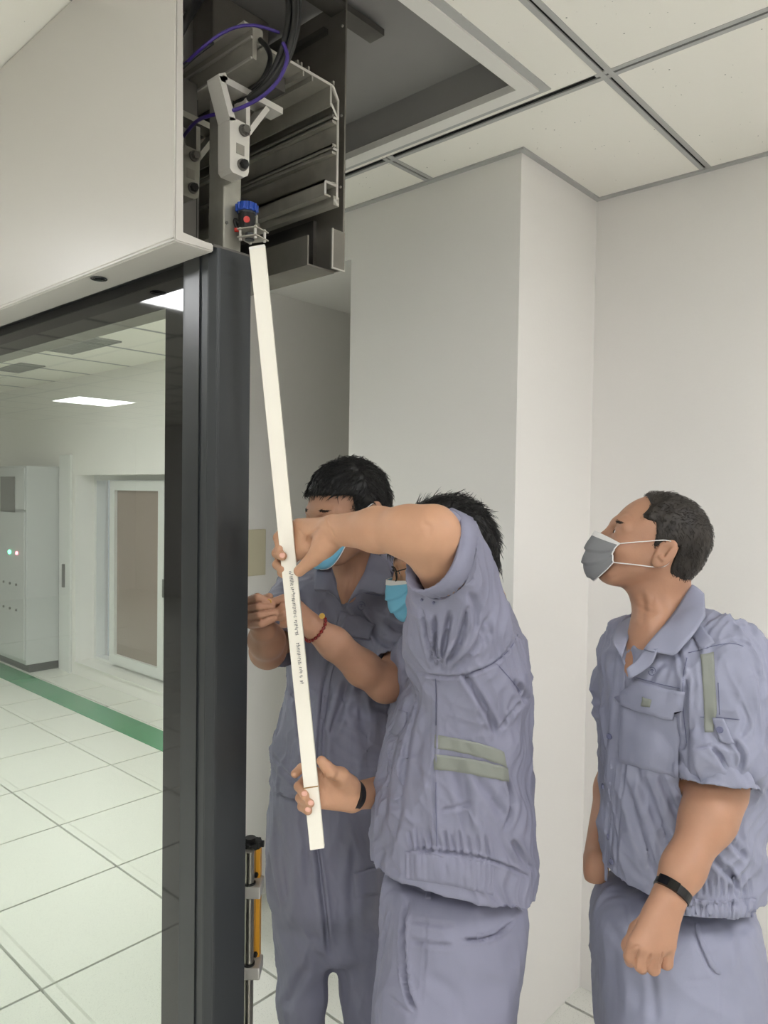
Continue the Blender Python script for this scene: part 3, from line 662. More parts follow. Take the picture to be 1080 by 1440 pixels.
lc = root('light_curtain', (1.0, 1.3, ZF), 'yellow light curtain clamped to a slim stainless pole behind the post', 'light curtain')
c = W(350, 1300, 1.60); x_, y_ = c[0], c[1]; zt = W(350, 1195, 1.60)[2]
cyl('pole', (x_, y_, ZF), (0, 0, 1), .0108, zt-ZF, 'stainless', lc, 20)
cyl('base_flange', (x_, y_, ZF), (0, 0, 1), .03, .008, 'stainless', lc, 24)
c2 = W(353.5, 1300, 1.635); x2, y2 = c2[0], c2[1]
z0 = W(350, 1366, 1.63)[2]; z1 = W(350, 1190, 1.63)[2]
def rbox(name, cx_, cy_, w_, d_, z0, z1, m, parent, bev=.001):
    bm = bmesh.new(); add_box(bm, -w_/2, w_/2, -d_/2, d_/2, z0, z1, bev)
    for v in bm.verts: p = RT*v.co.x+FW*v.co.y; v.co = Vector((cx_+p[0], cy_+p[1], v.co.z))
    return link(name, to_me(bm), m, parent)
rbox('housing', x2, y2, .040, .022, z0, z1, 'yellow', lc, .0015)
rbox('groove', x2-RT[0]*-.010-FW[0]*.0112, y2-RT[1]*-.010-FW[1]*.0112, .0015, .001, z0, z1-.002, 'brown', lc, 0)
bm = bmesh.new(); add_cyl(bm, (x2, y2, z1), (0, 0, 1), .021, .012, 18); add_cyl(bm, (x2-RT[0]*.004, y2-RT[1]*.004, z1+.010), (0, 0, 1), .012, .010, 12); add_cyl(bm, (x2+RT[0]*.014, y2+RT[1]*.014, z1+.006), RT, .007, .012, 10)
for i in range(8): a_ = i*.785; add_cyl(bm, (x2+.02*math.cos(a_), y2+.02*math.sin(a_), z1+.001), (0, 0, 1), .004, .011, 6)
link('cap', to_me(bm), 'black', lc)
for (py, hh) in ((1250, .026), (1365, .026)):
    zc = W(350, py, 1.60)[2]
    rbox('clamp', x_+RT[0]*.004+FW[0]*.010, y_+RT[1]*.004+FW[1]*.010, .045, .052, zc-hh/2, zc+hh/2, 'alu_bright', lc, .003)
    p = np.array([x_, y_, zc])-FW*.016-RT*.010; cyl('clamp_screw', p, -FW, .004, .003, 'stainless', lc, 6)
    cyl('bush', (x_, y_, zc+hh/2), (0, 0, 1), .0135, .004, 'black', lc, 18)
    p = np.array([x2, y2, zc+.022])+RT*.012-FW*.012; cyl('bolt', p, -FW, .005, .008, 'black', lc, 6)
# ================================================================ people
class Head:
    def __init__(s, c, alpha, pitch, roll=0, sc=1.0):
        a, p, r = map(math.radians, (alpha, pitch, roll)); fh = math.cos(a)*RT+math.sin(a)*FW; up = np.array([0, 0, 1.])
        f = math.cos(p)*fh+math.sin(p)*up; l = np.cross(up, fh); u = np.cross(f, l)
        l, u = math.cos(r)*l+math.sin(r)*u, -math.sin(r)*l+math.cos(r)*u
        s.Q = np.stack([f, l, u], 1); s.c = np.array(c, float); s.s = sc
    @classmethod
    def at(cls, feat, px, py, t, alpha, pitch, roll=0, sc=1.0):
        h = cls(np.zeros(3), alpha, pitch, roll, sc); h.c = W(px, py, t)-h.w(*feat); return h
    def w(s, x, y, z): return s.c+s.Q @ (np.array([x, y, z])*s.s)
    def loc(s, P): return (P-s.c) @ s.Q/s.s
def head_sdf(F, H):
    s = H.s; Q = H.Q
    def e(c, r, k=.02, op='add'): F.ell(H.w(*c), np.array(r)*s, Q, k*s, op)
    def c(a, b, ra, rb, k=.012, op='add'): F.cap(H.w(*a), H.w(*b), ra*s, rb*s, k*s, op)
    e((-.012, 0, .030), (.099, .077, .090), .01)
    e((.005, 0, .005), (.088, .070, .085), .02)
    e((.032, 0, -.032), (.060, .058, .074), .03)
    e((.064, 0, -.094), (.022, .025, .018), .03)
    e((-.04, 0, -.035), (.055, .058, .06), .03)
    for y in (-1, 1):
        c((-.004, .058*y, -.035), (.052, .028*y, -.088), .014, .014, .03)
        e((.055, .042*y, -.028), (.028, .022, .022), .02)
        c((.088, .008*y, .020), (.074, .046*y, .018), .0085, .008, .015)
    c((.090, 0, .010), (.113, 0, -.036), .0065, .0105, .012)
    for y in (-1, 1): e((.103, .0125*y, -.041), (.012, .008, .008), .006)
    e((.094, 0, -.066), (.010, .022, .007), .008); e((.092, 0, -.076), (.010, .019, .007), .006)
    for y in (-1, 1):
        e((.094, .031*y, .002), (.014, .0165, .0095), .010, 'sub')
        e((.0775, .031*y, .001), (.0150, .0170, .0135), .006)
        e((.0935, .031*y, .0005), (.006, .0125, .0032), .003, 'sub')
        e((.094, 0.005*y, -.071), (.004, .014, .0012), .002, 'sub')
    for y in (-1, 1):   # ears
        A = Matrix.Rotation(math.radians(-14), 3, 'Y') @ Matrix.Rotation(math.radians(-26*y), 3, 'Z'); QE = Q @ np.array(A)
        q = lambda a_, b_, c_: H.w(*(np.array([-.015, .088*y, -.004])+np.array(A) @ np.array([a_, b_*y, c_])))
        F.ell(q(0, 0, 0), np.array((.0205, .0055, .034))*s, QE, .004*s)
        F.ell(q(.003, .0065, .001), np.array((.0145, .0070, .025))*s, QE, .003*s, 'sub')
        F.cap(q(-.006, .003, .014), q(-.007, .003, -.010), .0032*s, .0035*s, .003*s)
        F.cap(q(.004, .003, -.012), q(-.006, .003, -.014), .004*s, .004*s, .003*s)
        F.ell(q(.013, .001, -.008), np.array((.004, .0045, .007))*s, QE, .003*s)
        F.ell(q(.002, -.001, -.028), np.array((.009, .005, .009))*s, QE, .004*s)
        F.cap(H.w(-.004, .072*y, .016), q(.003, -.002, .020), .006*s, .004*s, .006*s); F.cap(H.w(-.002, .070*y, -.03), q(.006, -.002, -.020), .008*s, .004*s, .008*s)
def eyes(H, P):
    for y in (-1, 1):
        bm = bmesh.new(); bmesh.ops.create_uvsphere(bm, u_segments=20, v_segments=12, radius=.0125*H.s)
        for v in bm.verts: v.co = Vector(H.w(.0790, .031*y, .0005)+np.array(v.co))
        o = link('eye', to_me(bm), 'eyew', P, smooth=True)
        d = H.w(.09, .030*y, .0005)-H.w(.079, .031*y, .0005); cyl('iris', H.w(.079, .031*y, .0005)+d/np.linalg.norm(d)*.0106*H.s, d, .0058*H.s, .0024*H.s, 'iris', o, 16, r2=.0035*H.s)
def brows(H, P, m='hair', n=70):
    for y in (-1, 1):
        bm = bmesh.new()
        for i in range(n):
            t = RNG.uniform(); a = np.array([.0935-.016*t*t, (.012+.036*t)*y, .021+.006*t-.007*t*t+RNG.normal()*.0016])
            b = a+np.array([-.003, .007*y, .0015]); 
            for q in (a, b): pass
            add_tube(bm, [H.w(*(a+[.002, 0, 0])), H.w(*((a+b)/2+[.0035, 0, 0])), H.w(*(b+[.0, 0, 0]))], [.0006, .0007, .0002], 3, True)
        link('eyebrow', to_me(bm), m, P)
def hair(H, P, m, thick, keep, lump=.004, strands=2500, slen=.022, flow=None, seed=1, rad=.0006, lift=.3, h=.003, freq=60, jit=.22):
    lo = H.c-.17*H.s; hi = H.c+.17*H.s; F = Field(lo, hi, h)
    def e(c, r, k=.02, op='add'): F.ell(H.w(*c), np.array(r)*H.s, H.Q, k*H.s, op)
    t = thick; e((-.014, 0, .032), (.099+t, .078+t, .090+t), .01); e((-.045, 0, -.02), (.054+t*.8, .060+t*.6, .062), .03)
    sl, X, Y, Z = F.sub(lo, hi, 0); px, py, pz = X-H.c[0], Y-H.c[1], Z-H.c[2]; Q = H.Q/H.s
    x = px*Q[0, 0]+py*Q[1, 0]+pz*Q[2, 0]; y = px*Q[0, 1]+py*Q[1, 1]+pz*Q[2, 1]; z = px*Q[0, 2]+py*Q[1, 2]+pz*Q[2, 2]
    cut = keep(x, y, z).astype(np.float32)*H.s                     # >0 where hair grows (distance-like)
    F.g[sl] = -smin(-F.g[sl], cut, .006)
    V, Q_ = F.mesh(1); V, Q_ = keep_largest(V, Q_); N = normals(V, Q_)
    L = H.loc(V); r = np.random.default_rng(seed); d = np.zeros(len(V))
    for f in (freq, freq*1.9, freq*3.2): 
        k = r.normal(size=3)*f; k2 = r.normal(size=3)*f*.7; d += np.sin(L @ k+2*np.sin(L @ k2))*60/f
    V = V+N*(d*lump/2)[:, None]; N = normals(V, Q_)
    o = link('hair', np_mesh(V, Q_), m, P)
    # strands lying along the growth direction
    L = H.loc(V); NL = N @ H.Q; idx = r.choice(len(V), strands); W8 = []; F4 = []
    base = 0; out_v = []; out_q = []
    for i in idx:
        p, n_ = L[i], NL[i]
        if n_ @ (p-np.array([0, 0, .0])) < 0: continue
        g = flow(p) if flow else np.array([p[0]*.3-.2, p[1]*2, -.5+p[2]])
        g = g+r.normal(size=3)*jit; g = g-n_*g.dot(n_); g /= np.linalg.norm(g)+1e-9; ln = slen*r.uniform(.5, 1.2); lf = lift*r.uniform(.2, 1.3)
        side = np.cross(g, n_); pts = [p-n_*.002, p+g*ln*.4+n_*(.001+ln*lf*.5), p+g*ln*.8+n_*(.001+ln*lf*.8), p+g*ln+n_*(ln*lf*.7)]; rr = (rad, rad, rad*.7, rad*.15)
        st = len(out_v)
        for q, w_ in zip(pts, rr):
            for (a, b) in ((1, 0), (-.5, .87), (-.5, -.87)): out_v.append(H.w(*(q+side*a*w_*1.6+n_*b*w_)))
        for j in range(3):
            for a in range(3): b = (a+1) % 3; out_q.append((st+j*3+a, st+j*3+b, st+j*3+3+b, st+j*3+3+a))
    link('hair_strands', np_mesh(np.array(out_v), np.array(out_q)), m, o)
    return o
def face_mask(H, P, m, top=-.010, bot=-.122, bulge=0.006, side=(-.020, -.064), wmax=50, strip='mask_w', loops=True, seed=0):
    """a pleated surgical mask fitted over nose and chin"""
    NU, NV = 44, 34
    prims = [((.03, 0, -.035), (.064, .064, .08)), ((.098, 0, -.032), (.020, .016, .034)), ((.070, 0, -.088), (.030, .032, .026)), ((.01, 0, 0), (.085, .073, .09))]
    def sd(p):
        d = np.full(p.shape[:-1], 1.)
        for c, r in prims:
            q = (p-np.array(c)); r = np.array(r); k0 = np.linalg.norm(q/r, axis=-1); k1 = np.linalg.norm(q/r**2, axis=-1); d = smin(d, k0*(k0-1)/(k1+1e-9), .04)
        return d
    U = np.linspace(-1, 1, NU); Vv = np.linspace(0, 1, NV); uu, vv = np.meshgrid(U, Vv, indexing='ij')
    pin = np.abs(uu)**3
    zt = top+(side[0]-top)*np.abs(uu)**1.3; zb = bot+(side[1]-bot)*np.abs(uu)**2.2; zz = zt+(zb-zt)*vv
    phi = np.radians(wmax)*uu*(1-.10*np.sin(np.pi*vv)*pin); ax = .02
    d0 = np.stack([np.cos(phi), np.sin(phi), 0*phi], -1); org = np.stack([0*phi+ax, 0*phi, np.clip(zz, -.105, .1)*.8], -1)
    d0[..., 2] = (zz-org[..., 2])/.085; d0 /= np.linalg.norm(d0, axis=-1, keepdims=True)
    r = np.full(phi.shape, .15)
    for _ in range(60): r -= np.clip(sd(org+d0*r[..., None])-.0055, -.01, .01)*.8
    ple = .0055*((vv*3.6-.35) % 1.0)*np.clip((vv-.10)*8, 0, 1)*(1-np.clip((vv-.93)*14, 0, 1))*(1-pin*.6)
    r2 = np.random.default_rng(seed); r = r+ple+bulge*np.sin(np.pi*np.clip(vv, 0, 1)**1.3)*(1-uu**2)+.0007*np.sin(9*uu+14*vv+3*np.sin(5*uu))
    Pt = org+d0*r[..., None]; Pi = org+d0*(r-.0016)[..., None]
    V = np.concatenate([Pt.reshape(-1, 3), Pi.reshape(-1, 3)]); V = H.c+(V*H.s) @ H.Q.T; n = NU*NV; Q = []; g = lambda i, j, o=0: o+i*NV+j
    for i in range(NU-1):
        for j in range(NV-1): Q += [(g(i, j), g(i+1, j), g(i+1, j+1), g(i, j+1)), (g(i, j, n), g(i, j+1, n), g(i+1, j+1, n), g(i+1, j, n))]
    for i in range(NU-1): Q += [(g(i, 0), g(i, 0, n), g(i+1, 0, n), g(i+1, 0)), (g(i, NV-1), g(i+1, NV-1), g(i+1, NV-1, n), g(i, NV-1, n))]
    for j in range(NV-1): Q += [(g(0, j), g(0, j+1), g(0, j+1, n), g(0, j, n)), (g(NU-1, j), g(NU-1, j, n), g(NU-1, j+1, n), g(NU-1, j+1))]
    o = link('face_mask', np_mesh(V, np.array(Q)), m, P)
    Wp = lambda i, j: H.c+H.Q @ (Pt[i, j]*H.s)
    def edge_tube(name, ij, rad, mm, flat=1): tube(name, [Wp(*q) for q in ij], rad, mm, o, 6, flat)
    bm = bmesh.new()
    add_tube(bm, [Wp(i, 0) for i in range(NU)], .0013, 6); add_tube(bm, [Wp(0, j) for j in range(NV)], .0014, 6); add_tube(bm, [Wp(NU-1, j) for j in range(NV)], .0014, 6); add_tube(bm, [Wp(i, NV-1) for i in range(NU)], .0012, 6)
    link('binding', to_me(bm), strip, o, smooth=True)
    # raised top band with nose wire
    V2 = []; Q2 = []
    for i in range(NU):
        for j, off in ((0, .0009), (3, .0009), (0, .002)): pass
    rows = [0, 1, 2, 3]
    P2 = np.array([[H.c+H.Q @ ((Pt[i, j]+d0[i, j]*.0007)*H.s) for j in rows] for i in range(NU)]); V2 = P2.reshape(-1, 3)
    for i in range(NU-1):
        for j in range(len(rows)-1): a = i*4+j; Q2.append((a, a+4, a+5, a+1))
    link('top_band', np_mesh(V2, np.array(Q2)), strip, o)
    if loops:
        for y, i in ((-1, 0), (1, NU-1)):
            a, b = Wp(i, 0), Wp(i, NV-1)
            tube('ear_loop', cr([a, (a*.5+H.w(-.008, .0885*y, .026)*.5)+H.Q[:, 1]*y*.004, H.w(-.012, .0875*y, .024), H.w(-.030, .085*y, .010), H.w(-.030, .084*y, -.02), H.w(-.014, .0855*y, -.036), (b*.5+H.w(-.012, .086*y, -.036)*.5)+H.Q[:, 1]*y*.003, b], 6), .0011, 'mask_w', o, 6)
    return o
def J(*p): return [W(*q) for q in p]
def rowz(L, ):
    out = []
    for (py, xl, xr, t, b) in L:
        c = W((xl+xr)/2, py, t); out.append((c[2], c @ RT, c @ FW, (xr-xl)/2*t/FPX, b))
    return out
def bvh_of(V, Q): return BVHTree.FromPolygons([tuple(v) for v in V], [tuple(q) for q in Q])
def drape_pt(bvh, px, py, off=0, tdef=1.5):
    d = W(px, py, 1)-C0; d /= np.linalg.norm(d); h = bvh.ray_cast(Vector(C0), Vector(d))
    if h[0] is None: return None
    n = np.array(h[1]); n = n if n @ d < 0 else -n
    return np.array(h[0])+n*off
def patch(name, bvh, A, B, m, parent, off=.003, th=.002, nu=10, nv=14, wav=0, edge_down=0, lift=None, **k):
    """cloth piece laid on the garment between the two outlines A and B (image points of the near edge and far edge)"""
    A = resample(A, nv); B = resample(B, nv); G = np.zeros((nu, nv, 3)); ok = np.zeros((nu, nv), bool)
    for i in range(nu):
        for j in range(nv):
            q = A[j]*(1-i/(nu-1))+B[j]*(i/(nu-1)); l = off+(lift(i/(nu-1), j/(nv-1)) if lift else 0)
            p = drape_pt(bvh, q[0], q[1], l)
            if p is not None: G[i, j] = p; ok[i, j] = True
    if not ok.any(): return None
    if not ok.all():
        I = np.argwhere(ok)
        for i, j in np.argwhere(~ok):
            c = I[((I-[i, j])**2).sum(1).argmin()]; t = PROJ(G[c[0], c[1]])[2]; q = A[j]*(1-i/(nu-1))+B[j]*(i/(nu-1)); G[i, j] = W(q[0], q[1], t)
    # smooth depth jumps a little
    for _ in range(2):
        Gp = np.pad(G, ((1, 1), (1, 1), (0, 0)), 'edge'); avg = (Gp[2:, 1:-1]+Gp[:-2, 1:-1]+Gp[1:-1, 2:]+Gp[1:-1, :-2])/4; T = PROJ(avg)[2]; xs, ys, t0 = PROJ(G)
        for i in range(nu):
            for j in range(nv): G[i, j] = W(xs[i, j], ys[i, j], t0[i, j]*.5+min(T[i, j], t0[i, j]+.01)*.5)
    view = (G-C0)/np.linalg.norm(G-C0, axis=-1, keepdims=True); Bk = G+view*(th)
    V = np.concatenate([G.reshape(-1, 3), Bk.reshape(-1, 3)]); n = nu*nv; Q = []; g = lambda i, j, o=0: o+i*nv+j
    for i in range(nu-1):
        for j in range(nv-1): Q += [(g(i, j), g(i+1, j), g(i+1, j+1), g(i, j+1)), (g(i, j, n), g(i, j+1, n), g(i+1, j+1, n), g(i+1, j, n))]
    for i in range(nu-1): Q += [(g(i, 0), g(i, 0, n), g(i+1, 0, n), g(i+1, 0)), (g(i, nv-1), g(i+1, nv-1), g(i+1, nv-1, n), g(i, nv-1, n))]
    for j in range(nv-1): Q += [(g(0, j), g(0, j+1), g(0, j+1, n), g(0, j, n)), (g(nu-1, j), g(nu-1, j, n), g(nu-1, j+1, n), g(nu-1, j+1))]
    return link(name, np_mesh(V, np.array(Q)), m, parent, **k)
def resample(P, n):
    P = np.array(P, float)
    if len(P) > 2: P = cr(P, 6)
    L = np.concatenate([[0], np.cumsum(np.linalg.norm(np.diff(P, axis=0), axis=1))]); t = np.linspace(0, L[-1], n)
    return np.stack([np.interp(t, L, P[:, 0]), np.interp(t, L, P[:, 1])], 1)
def seam(name, bvh, L, m, parent, r=.0008, off=.0006, n=14):
    for pts in L:
        P = [drape_pt(bvh, q[0], q[1], off) for q in resample(pts, n)]; P = [p for p in P if p is not None]
        if len(P) > 2: bm = bmesh.new(); add_tube(bm, P, r, 5); link(name, to_me(bm), m, parent, smooth=True)
def button(bvh, px, py, parent, r=.0052, off=.002):
    p = drape_pt(bvh, px, py, off); q1 = drape_pt(bvh, px+4, py, off); q2 = drape_pt(bvh, px, py+4, off)
    if p is None or q1 is None or q2 is None: return
    n = np.cross(q2-p, q1-p); n /= np.linalg.norm(n); n = n if n @ (C0-p) > 0 else -n
    bm = bmesh.new(); add_cyl(bm, p, n, r, .0022, 16, r*.9); 
    d, a, b = frame_of(n)
    add_tube(bm, [p+n*.0024+(a*math.cos(t)+b*math.sin(t))*r*.8 for t in np.linspace(0, 6.283, 17)], .0007, 5)
    for s in ((1, 1), (1, -1), (-1, 1), (-1, -1)): add_cyl(bm, p+n*.0022+(a*s[0]+b*s[1])*r*.25, n, .0006, .0006, 6)
    link('button', to_me(bm), 'button', parent)
def emblem(bvh, px, py, parent, rpx=6):
    L = [[(px+rpx*math.cos(t), py+rpx*1.15*math.sin(t)) for t in np.linspace(a, a+2.3, 8)] for a in (-2.2, .9)]+[[(px-rpx*.5, py-rpx*.3), (px, py-rpx*.5), (px+rpx*.5, py-rpx*.2)], [(px, py-rpx*.5), (px, py+rpx*.5)]]
    seam('emblem', bvh, L, 'thread', parent, .0007, .0008, 10)
def band_arc(c, d, a, b, r, fl, w, th, t0, t1, N=40, close=False):
    bm = bmesh.new(); rings = []
    for i in range(N if close else N+1):
        t = t0+(t1-t0)*i/N; e = a*math.cos(t)*r+b*math.sin(t)*r*fl; en = e/np.linalg.norm(e)
        rings.append([bm.verts.new(np.array(c)+e+en*o+d*s) for o, s in ((-.001, -w/2), (th, -w/2+.0012), (th, w/2-.0012), (-.001, w/2))])
    n = len(rings)
    for i in range(n if close else n-1):
        for k in range(4): bm.faces.new((rings[i][k], rings[(i+1) % n][k], rings[(i+1) % n][(k+1) % 4], rings[i][(k+1) % 4]))
    if not close: bm.faces.new(rings[0]); bm.faces.new(rings[-1][::-1])
    return to_me(bm)
def wristband(P, c, axis, r, w, m, name='wristband', fl=.8, up=None, th=.0025, screen=None):
    d, a, b = frame_of(axis); v = C0-np.array(c); v /= np.linalg.norm(v)
    a = (v if up is None else np.array(up, float)); a = a-d*a.dot(d); a /= np.linalg.norm(a); b = np.cross(d, a)
    o = link(name, band_arc(c, d, a, b, r, fl, w, th, 0, 2*math.pi, 40, True), m, P)
    if screen: link('band_screen', band_arc(c, d, a, b, r+.001, fl, w*1.05, th+.0015, screen[0], screen[1], 16), 'screen', o)
    return o
def sheet(name, A, B, m, parent, th=.0025, nu=8, nv=16, wav=.0008, mid=0, lin=False, **k):
    """a free cloth leaf (collar, cuff flap) spanned between two edges given in space"""
    def rs(L):
        P = np.array([W(*q) for q in L]); P = cr(P, 6) if len(P) > 2 and not lin else P; D = np.concatenate([[0], np.cumsum(np.linalg.norm(np.diff(P, axis=0), axis=1))]); t = np.linspace(0, D[-1], nv)
        return np.stack([np.interp(t, D, P[:, i]) for i in range(3)], 1)
    A, B = rs(A), rs(B); G = np.array([A*(1-i/(nu-1))+B*(i/(nu-1)) for i in range(nu)])
    dn = np.cross(G[-1, nv//2]-G[0, nv//2], G[0, -1]-G[0, 0]); dn /= np.linalg.norm(dn); dn = dn if dn @ (C0-G[0, 0]) > 0 else -dn
    for i in range(nu):
        for j in range(nv): x = i/(nu-1); y = j/(nv-1); G[i, j] += dn*(mid*math.sin(math.pi*x)+wav*math.sin(9*y+5*x))
    V = np.concatenate([G.reshape(-1, 3), (G-dn*th).reshape(-1, 3)]); n = nu*nv; Q = []; g = lambda i, j, o=0: o+i*nv+j
    for i in range(nu-1):
        for j in range(nv-1): Q += [(g(i, j), g(i+1, j), g(i+1, j+1), g(i, j+1)), (g(i, j, n), g(i, j+1, n), g(i+1, j+1, n), g(i+1, j, n))]
    for i in range(nu-1): Q += [(g(i, 0), g(i, 0, n), g(i+1, 0, n), g(i+1, 0)), (g(i, nv-1), g(i+1, nv-1), g(i+1, nv-1, n), g(i, nv-1, n))]
    for j in range(nv-1): Q += [(g(0, j), g(0, j+1), g(0, j+1, n), g(0, j, n)), (g(nu-1, j), g(nu-1, j, n), g(nu-1, j+1, n), g(nu-1, j+1))]
    me = np_mesh(V, np.array(Q)); bm = bmesh.new(); bm.from_mesh(me); bmesh.ops.recalc_face_normals(bm, faces=bm.faces[:]); bm.to_mesh(me); bm.free()
    return link(name, me, m, parent, **k)
def hem(F, pts, t, k=.008):
    """cut the garment off below a line of image points"""
    P = np.array([W(x, y, t) for x, y in pts]); u = P @ RT; z = P[:, 2]
    def fn(X, Y, Z): return (Z-np.interp((X*RT[0]+Y*RT[1]).astype(float), u, z)).astype(np.float32)
    F.apply(fn, F.lo, F.lo+F.h*F.n, k, 'sub')
def shoes(P, pts):
    for (c, al) in pts:
        f = math.cos(math.radians(al))*RT+math.sin(math.radians(al))*FW; l = np.cross([0, 0, 1.], f); Q = np.stack([f, l, [0, 0, 1.]], 1); z = ZF
        c = np.array([c[0], c[1], 0]); F = Field(c+[-.24, -.24, z-.01], c+[.24, .24, z+.2], .004)
        F.ell(c+f*.10+[0, 0, z+.035], (.095, .046, .05), Q, .02); F.ell(c-f*.02+[0, 0, z+.045], (.085, .040, .055), Q, .03); F.cap(c-f*.02+[0, 0, z+.06], c-f*.03+[0, 0, z+.14], .045, .045, .02)
        sl, X, Y, Z = F.sub(F.lo, F.lo+F.h*F.n, 0); F.g[sl] = np.maximum(F.g[sl], (z+.001-Z)); V, Q_ = F.mesh(1); link('shoe', np_mesh(V, Q_), 'shoe', P)
def shell(F, seed, amp, carves, smooth=2, **k):
    V, Q = F.mesh(smooth); V, Q = keep_largest(V, Q, .05); V = wrinkle(V, Q, amp, seed, **k); V = carve(V, Q, carves); return V, Q
def fingers(F, J_, r0, r1, k=.0035):
    for pts in J_:
        n = len(pts); F.chain(J(*pts), [r0+(r1-r0)*i/(n-1) for i in range(n)], k=k)
# ---------------------------------------------------------------- man at the right, looking up (grey mask)
def man_right():
    P = root('person', [*W(950, 1300, 1.5)[:2], ZF], 'man in grey mask and lavender work shirt looking up at right', 'person')
    H = Head.at((-.017, .090, -.004), 937, 779, 1.435, 171, 21, 0, .92)
    rows = rowz([(846, 918, 980, 1.53, .06), (862, 896, 1000, 1.53, .09), (885, 868, 1030, 1.53, .15), (915, 852, 1052, 1.53, .185), (950, 845, 1064, 1.53, .195), (1000, 843, 1070, 1.53, .19), (1060, 844, 1070, 1.53, .175), (1120, 843, 1069, 1.53, .165), (1180, 845, 1067, 1.53, .16), (1240, 850, 1062, 1.53, .16), (1270, 853, 1060, 1.53, .155), (1300, 856, 1059, 1.53, .15)])
    sh, el, wr = W(1015, 930, 1.40), W(1011, 1112, 1.36), W(944, 1254, 1.27)
    # body -----------------------------------------------------
    lo = np.minimum.reduce([W(820, 1400, 1.3), W(1100, 1400, 1.2), W(820, 1400, 1.8), H.c-.16])-.03; hi = np.maximum.reduce([W(1100, 1400, 1.7), W(820, 690, 1.8), W(1100, 690, 1.3), H.c+.14])+.02
    lo[2] = W(900, 1378, 1.24)[2]-.02; hi[2] = H.c[2]+.14
    F = Field(lo, hi, .0022)
    F.loft(rows, off=.022, k=.02, zlo=W(900, 1200, 1.5)[2])
    nb = W(938, 885, 1.53); F.cap(H.w(-.035, 0, -.040), nb, .053, .060, .03); F.cap(H.w(-.012, 0, -.070), W(930, 880, 1.49), .034, .040, .03)
    F.cap(W(916, 885, 1.47), W(896, 940, 1.465), .038, .026, .04)
    head_sdf(F, H)
    F.chain([sh, W(1022, 1040, 1.375), el], [.058, .049, .043], k=.03)
    F.chain([el, W(996, 1150, 1.33), W(960, 1222, 1.285), wr], [.044, .043, .031, .027], k=.03)
    # left hand hanging, back of the hand towards the camera
    kn = [(893, 1327, 1.232), (908, 1334, 1.226), (924, 1334, 1.228), (940, 1328, 1.236)]
    for i, q in enumerate(kn): F.cap(W(938+4*(i-1.5), 1268, 1.262), W(*q), .017, .0125, .018)
    F.ell(W(922, 1300, 1.255), (.024, .018, .036), None, .02)
    fingers(F, [[kn[0], (886, 1345, 1.236), (886, 1352, 1.262)], [kn[1], (901, 1358, 1.226), (903, 1362, 1.258)], [kn[2], (919, 1362, 1.228), (921, 1362, 1.262)], [kn[3], (937, 1354, 1.236), (938, 1354, 1.266)]], .0118, .0092)
    fingers(F, [[(918, 1285, 1.275), (896, 1308, 1.282), (884, 1330, 1.272), (889, 1347, 1.266)]], .014, .0095, .008)
    # right hand behind the shirt edge
    F.chain(J((905, 960, 1.70), (862, 1110, 1.72), (838, 1205, 1.62)), [.05, .04, .026], k=.02)
    F.ell(W(838, 1222, 1.60), (.03, .026, .045), None, .015); fingers(F, [[(832, 1232, 1.59), (835, 1245, 1.585)], [(840, 1232, 1.60), (842, 1249, 1.60)]], .010, .008)
    V, Q = F.mesh(1); V, Q = keep_largest(V, Q, .01)
    V = carve(V, Q, [([(900, 830), (905, 850), (903, 880)], 4, .002), ([(921, 835), (934, 860), (915, 890)], 5, .002), ([(894, 850), (912, 860), (930, 862)], 2.5, .0012), ([(899, 1334), (894, 1348), (893, 1364)], 1.3, .003), ([(916, 1340), (911, 1352), (911, 1368)], 1.3, .003), ([(932, 1338), (929, 1352), (929, 1368)], 1.3, .003), ([(882, 1338), (892, 1332), (900, 1330)], 2, .001), ([(868, 728), (880, 722), (890, 730)], 2, .0008)])
    link('body', np_mesh(V, Q), 'skin_c', P); bb = bvh_of(V, Q)
    eyes(H, P); brows(H, P, 'hair_g', 130)
    for i, q in enumerate([(883, 1350, 1.25), (901, 1362, 1.24)]): pass
    # hair: receding at the temples, thin on top
    def keep(x, y, z):
        front = .052-.35*np.clip(z-.06, 0, 1)-x-.9*np.clip(.075-np.abs(y)-.02, -.03, .02)*0
        temple = .012+.55*np.clip(z-.028, 0, .1)-x
        side = np.minimum(temple, .02+z+.0*x)
        side2 = np.minimum(-.040-x+.0*z, z+.066)
        sb = np.minimum(np.minimum(.014-x, x+.012), z-.0)          # sideburn
        top = np.minimum(front, z-.05)
        return np.maximum(np.maximum(np.minimum(temple, z-.020), side2), np.maximum(top, sb))
    hair(H, P, 'hair_g', .0055, keep, .0015, 3200, .013, lambda p: np.array([-.5 if p[2] > .03 else -.3, p[1]*2, -.6 if p[2] < .07 else .1]), 3, .00045, .16)
    face_mask(H, P, 'mask_g', top=-.014, bot=-.130, bulge=.007, wmax=50)
    # shirt ----------------------------------------------------
    lo2 = np.minimum.reduce([W(820, 1300, 1.2), W(1110, 1300, 1.2), W(820, 1300, 1.8), W(1110, 1300, 1.8)]); hi2 = np.maximum.reduce([W(820, 840, 1.2), W(1110, 840, 1.2), W(820, 840, 1.8), W(1110, 840, 1.8)])
    lo2[2] = W(900, 1315, 1.53)[2]; G = Field(lo2, hi2+[0, 0, .04], .0034)
    G.loft(rows, 0, .02, zlo=W(900, 1296, 1.53)[2])
    G.chain(J((990, 905, 1.47), (1022, 935, 1.41), (1030, 1000, 1.375), (1026, 1052, 1.365)), [.075, .080, .074, .069], k=.035)
    G.chain(J((880, 915, 1.64), (876, 960, 1.68), (872, 1060, 1.70)), [.06, .062, .055], k=.03)
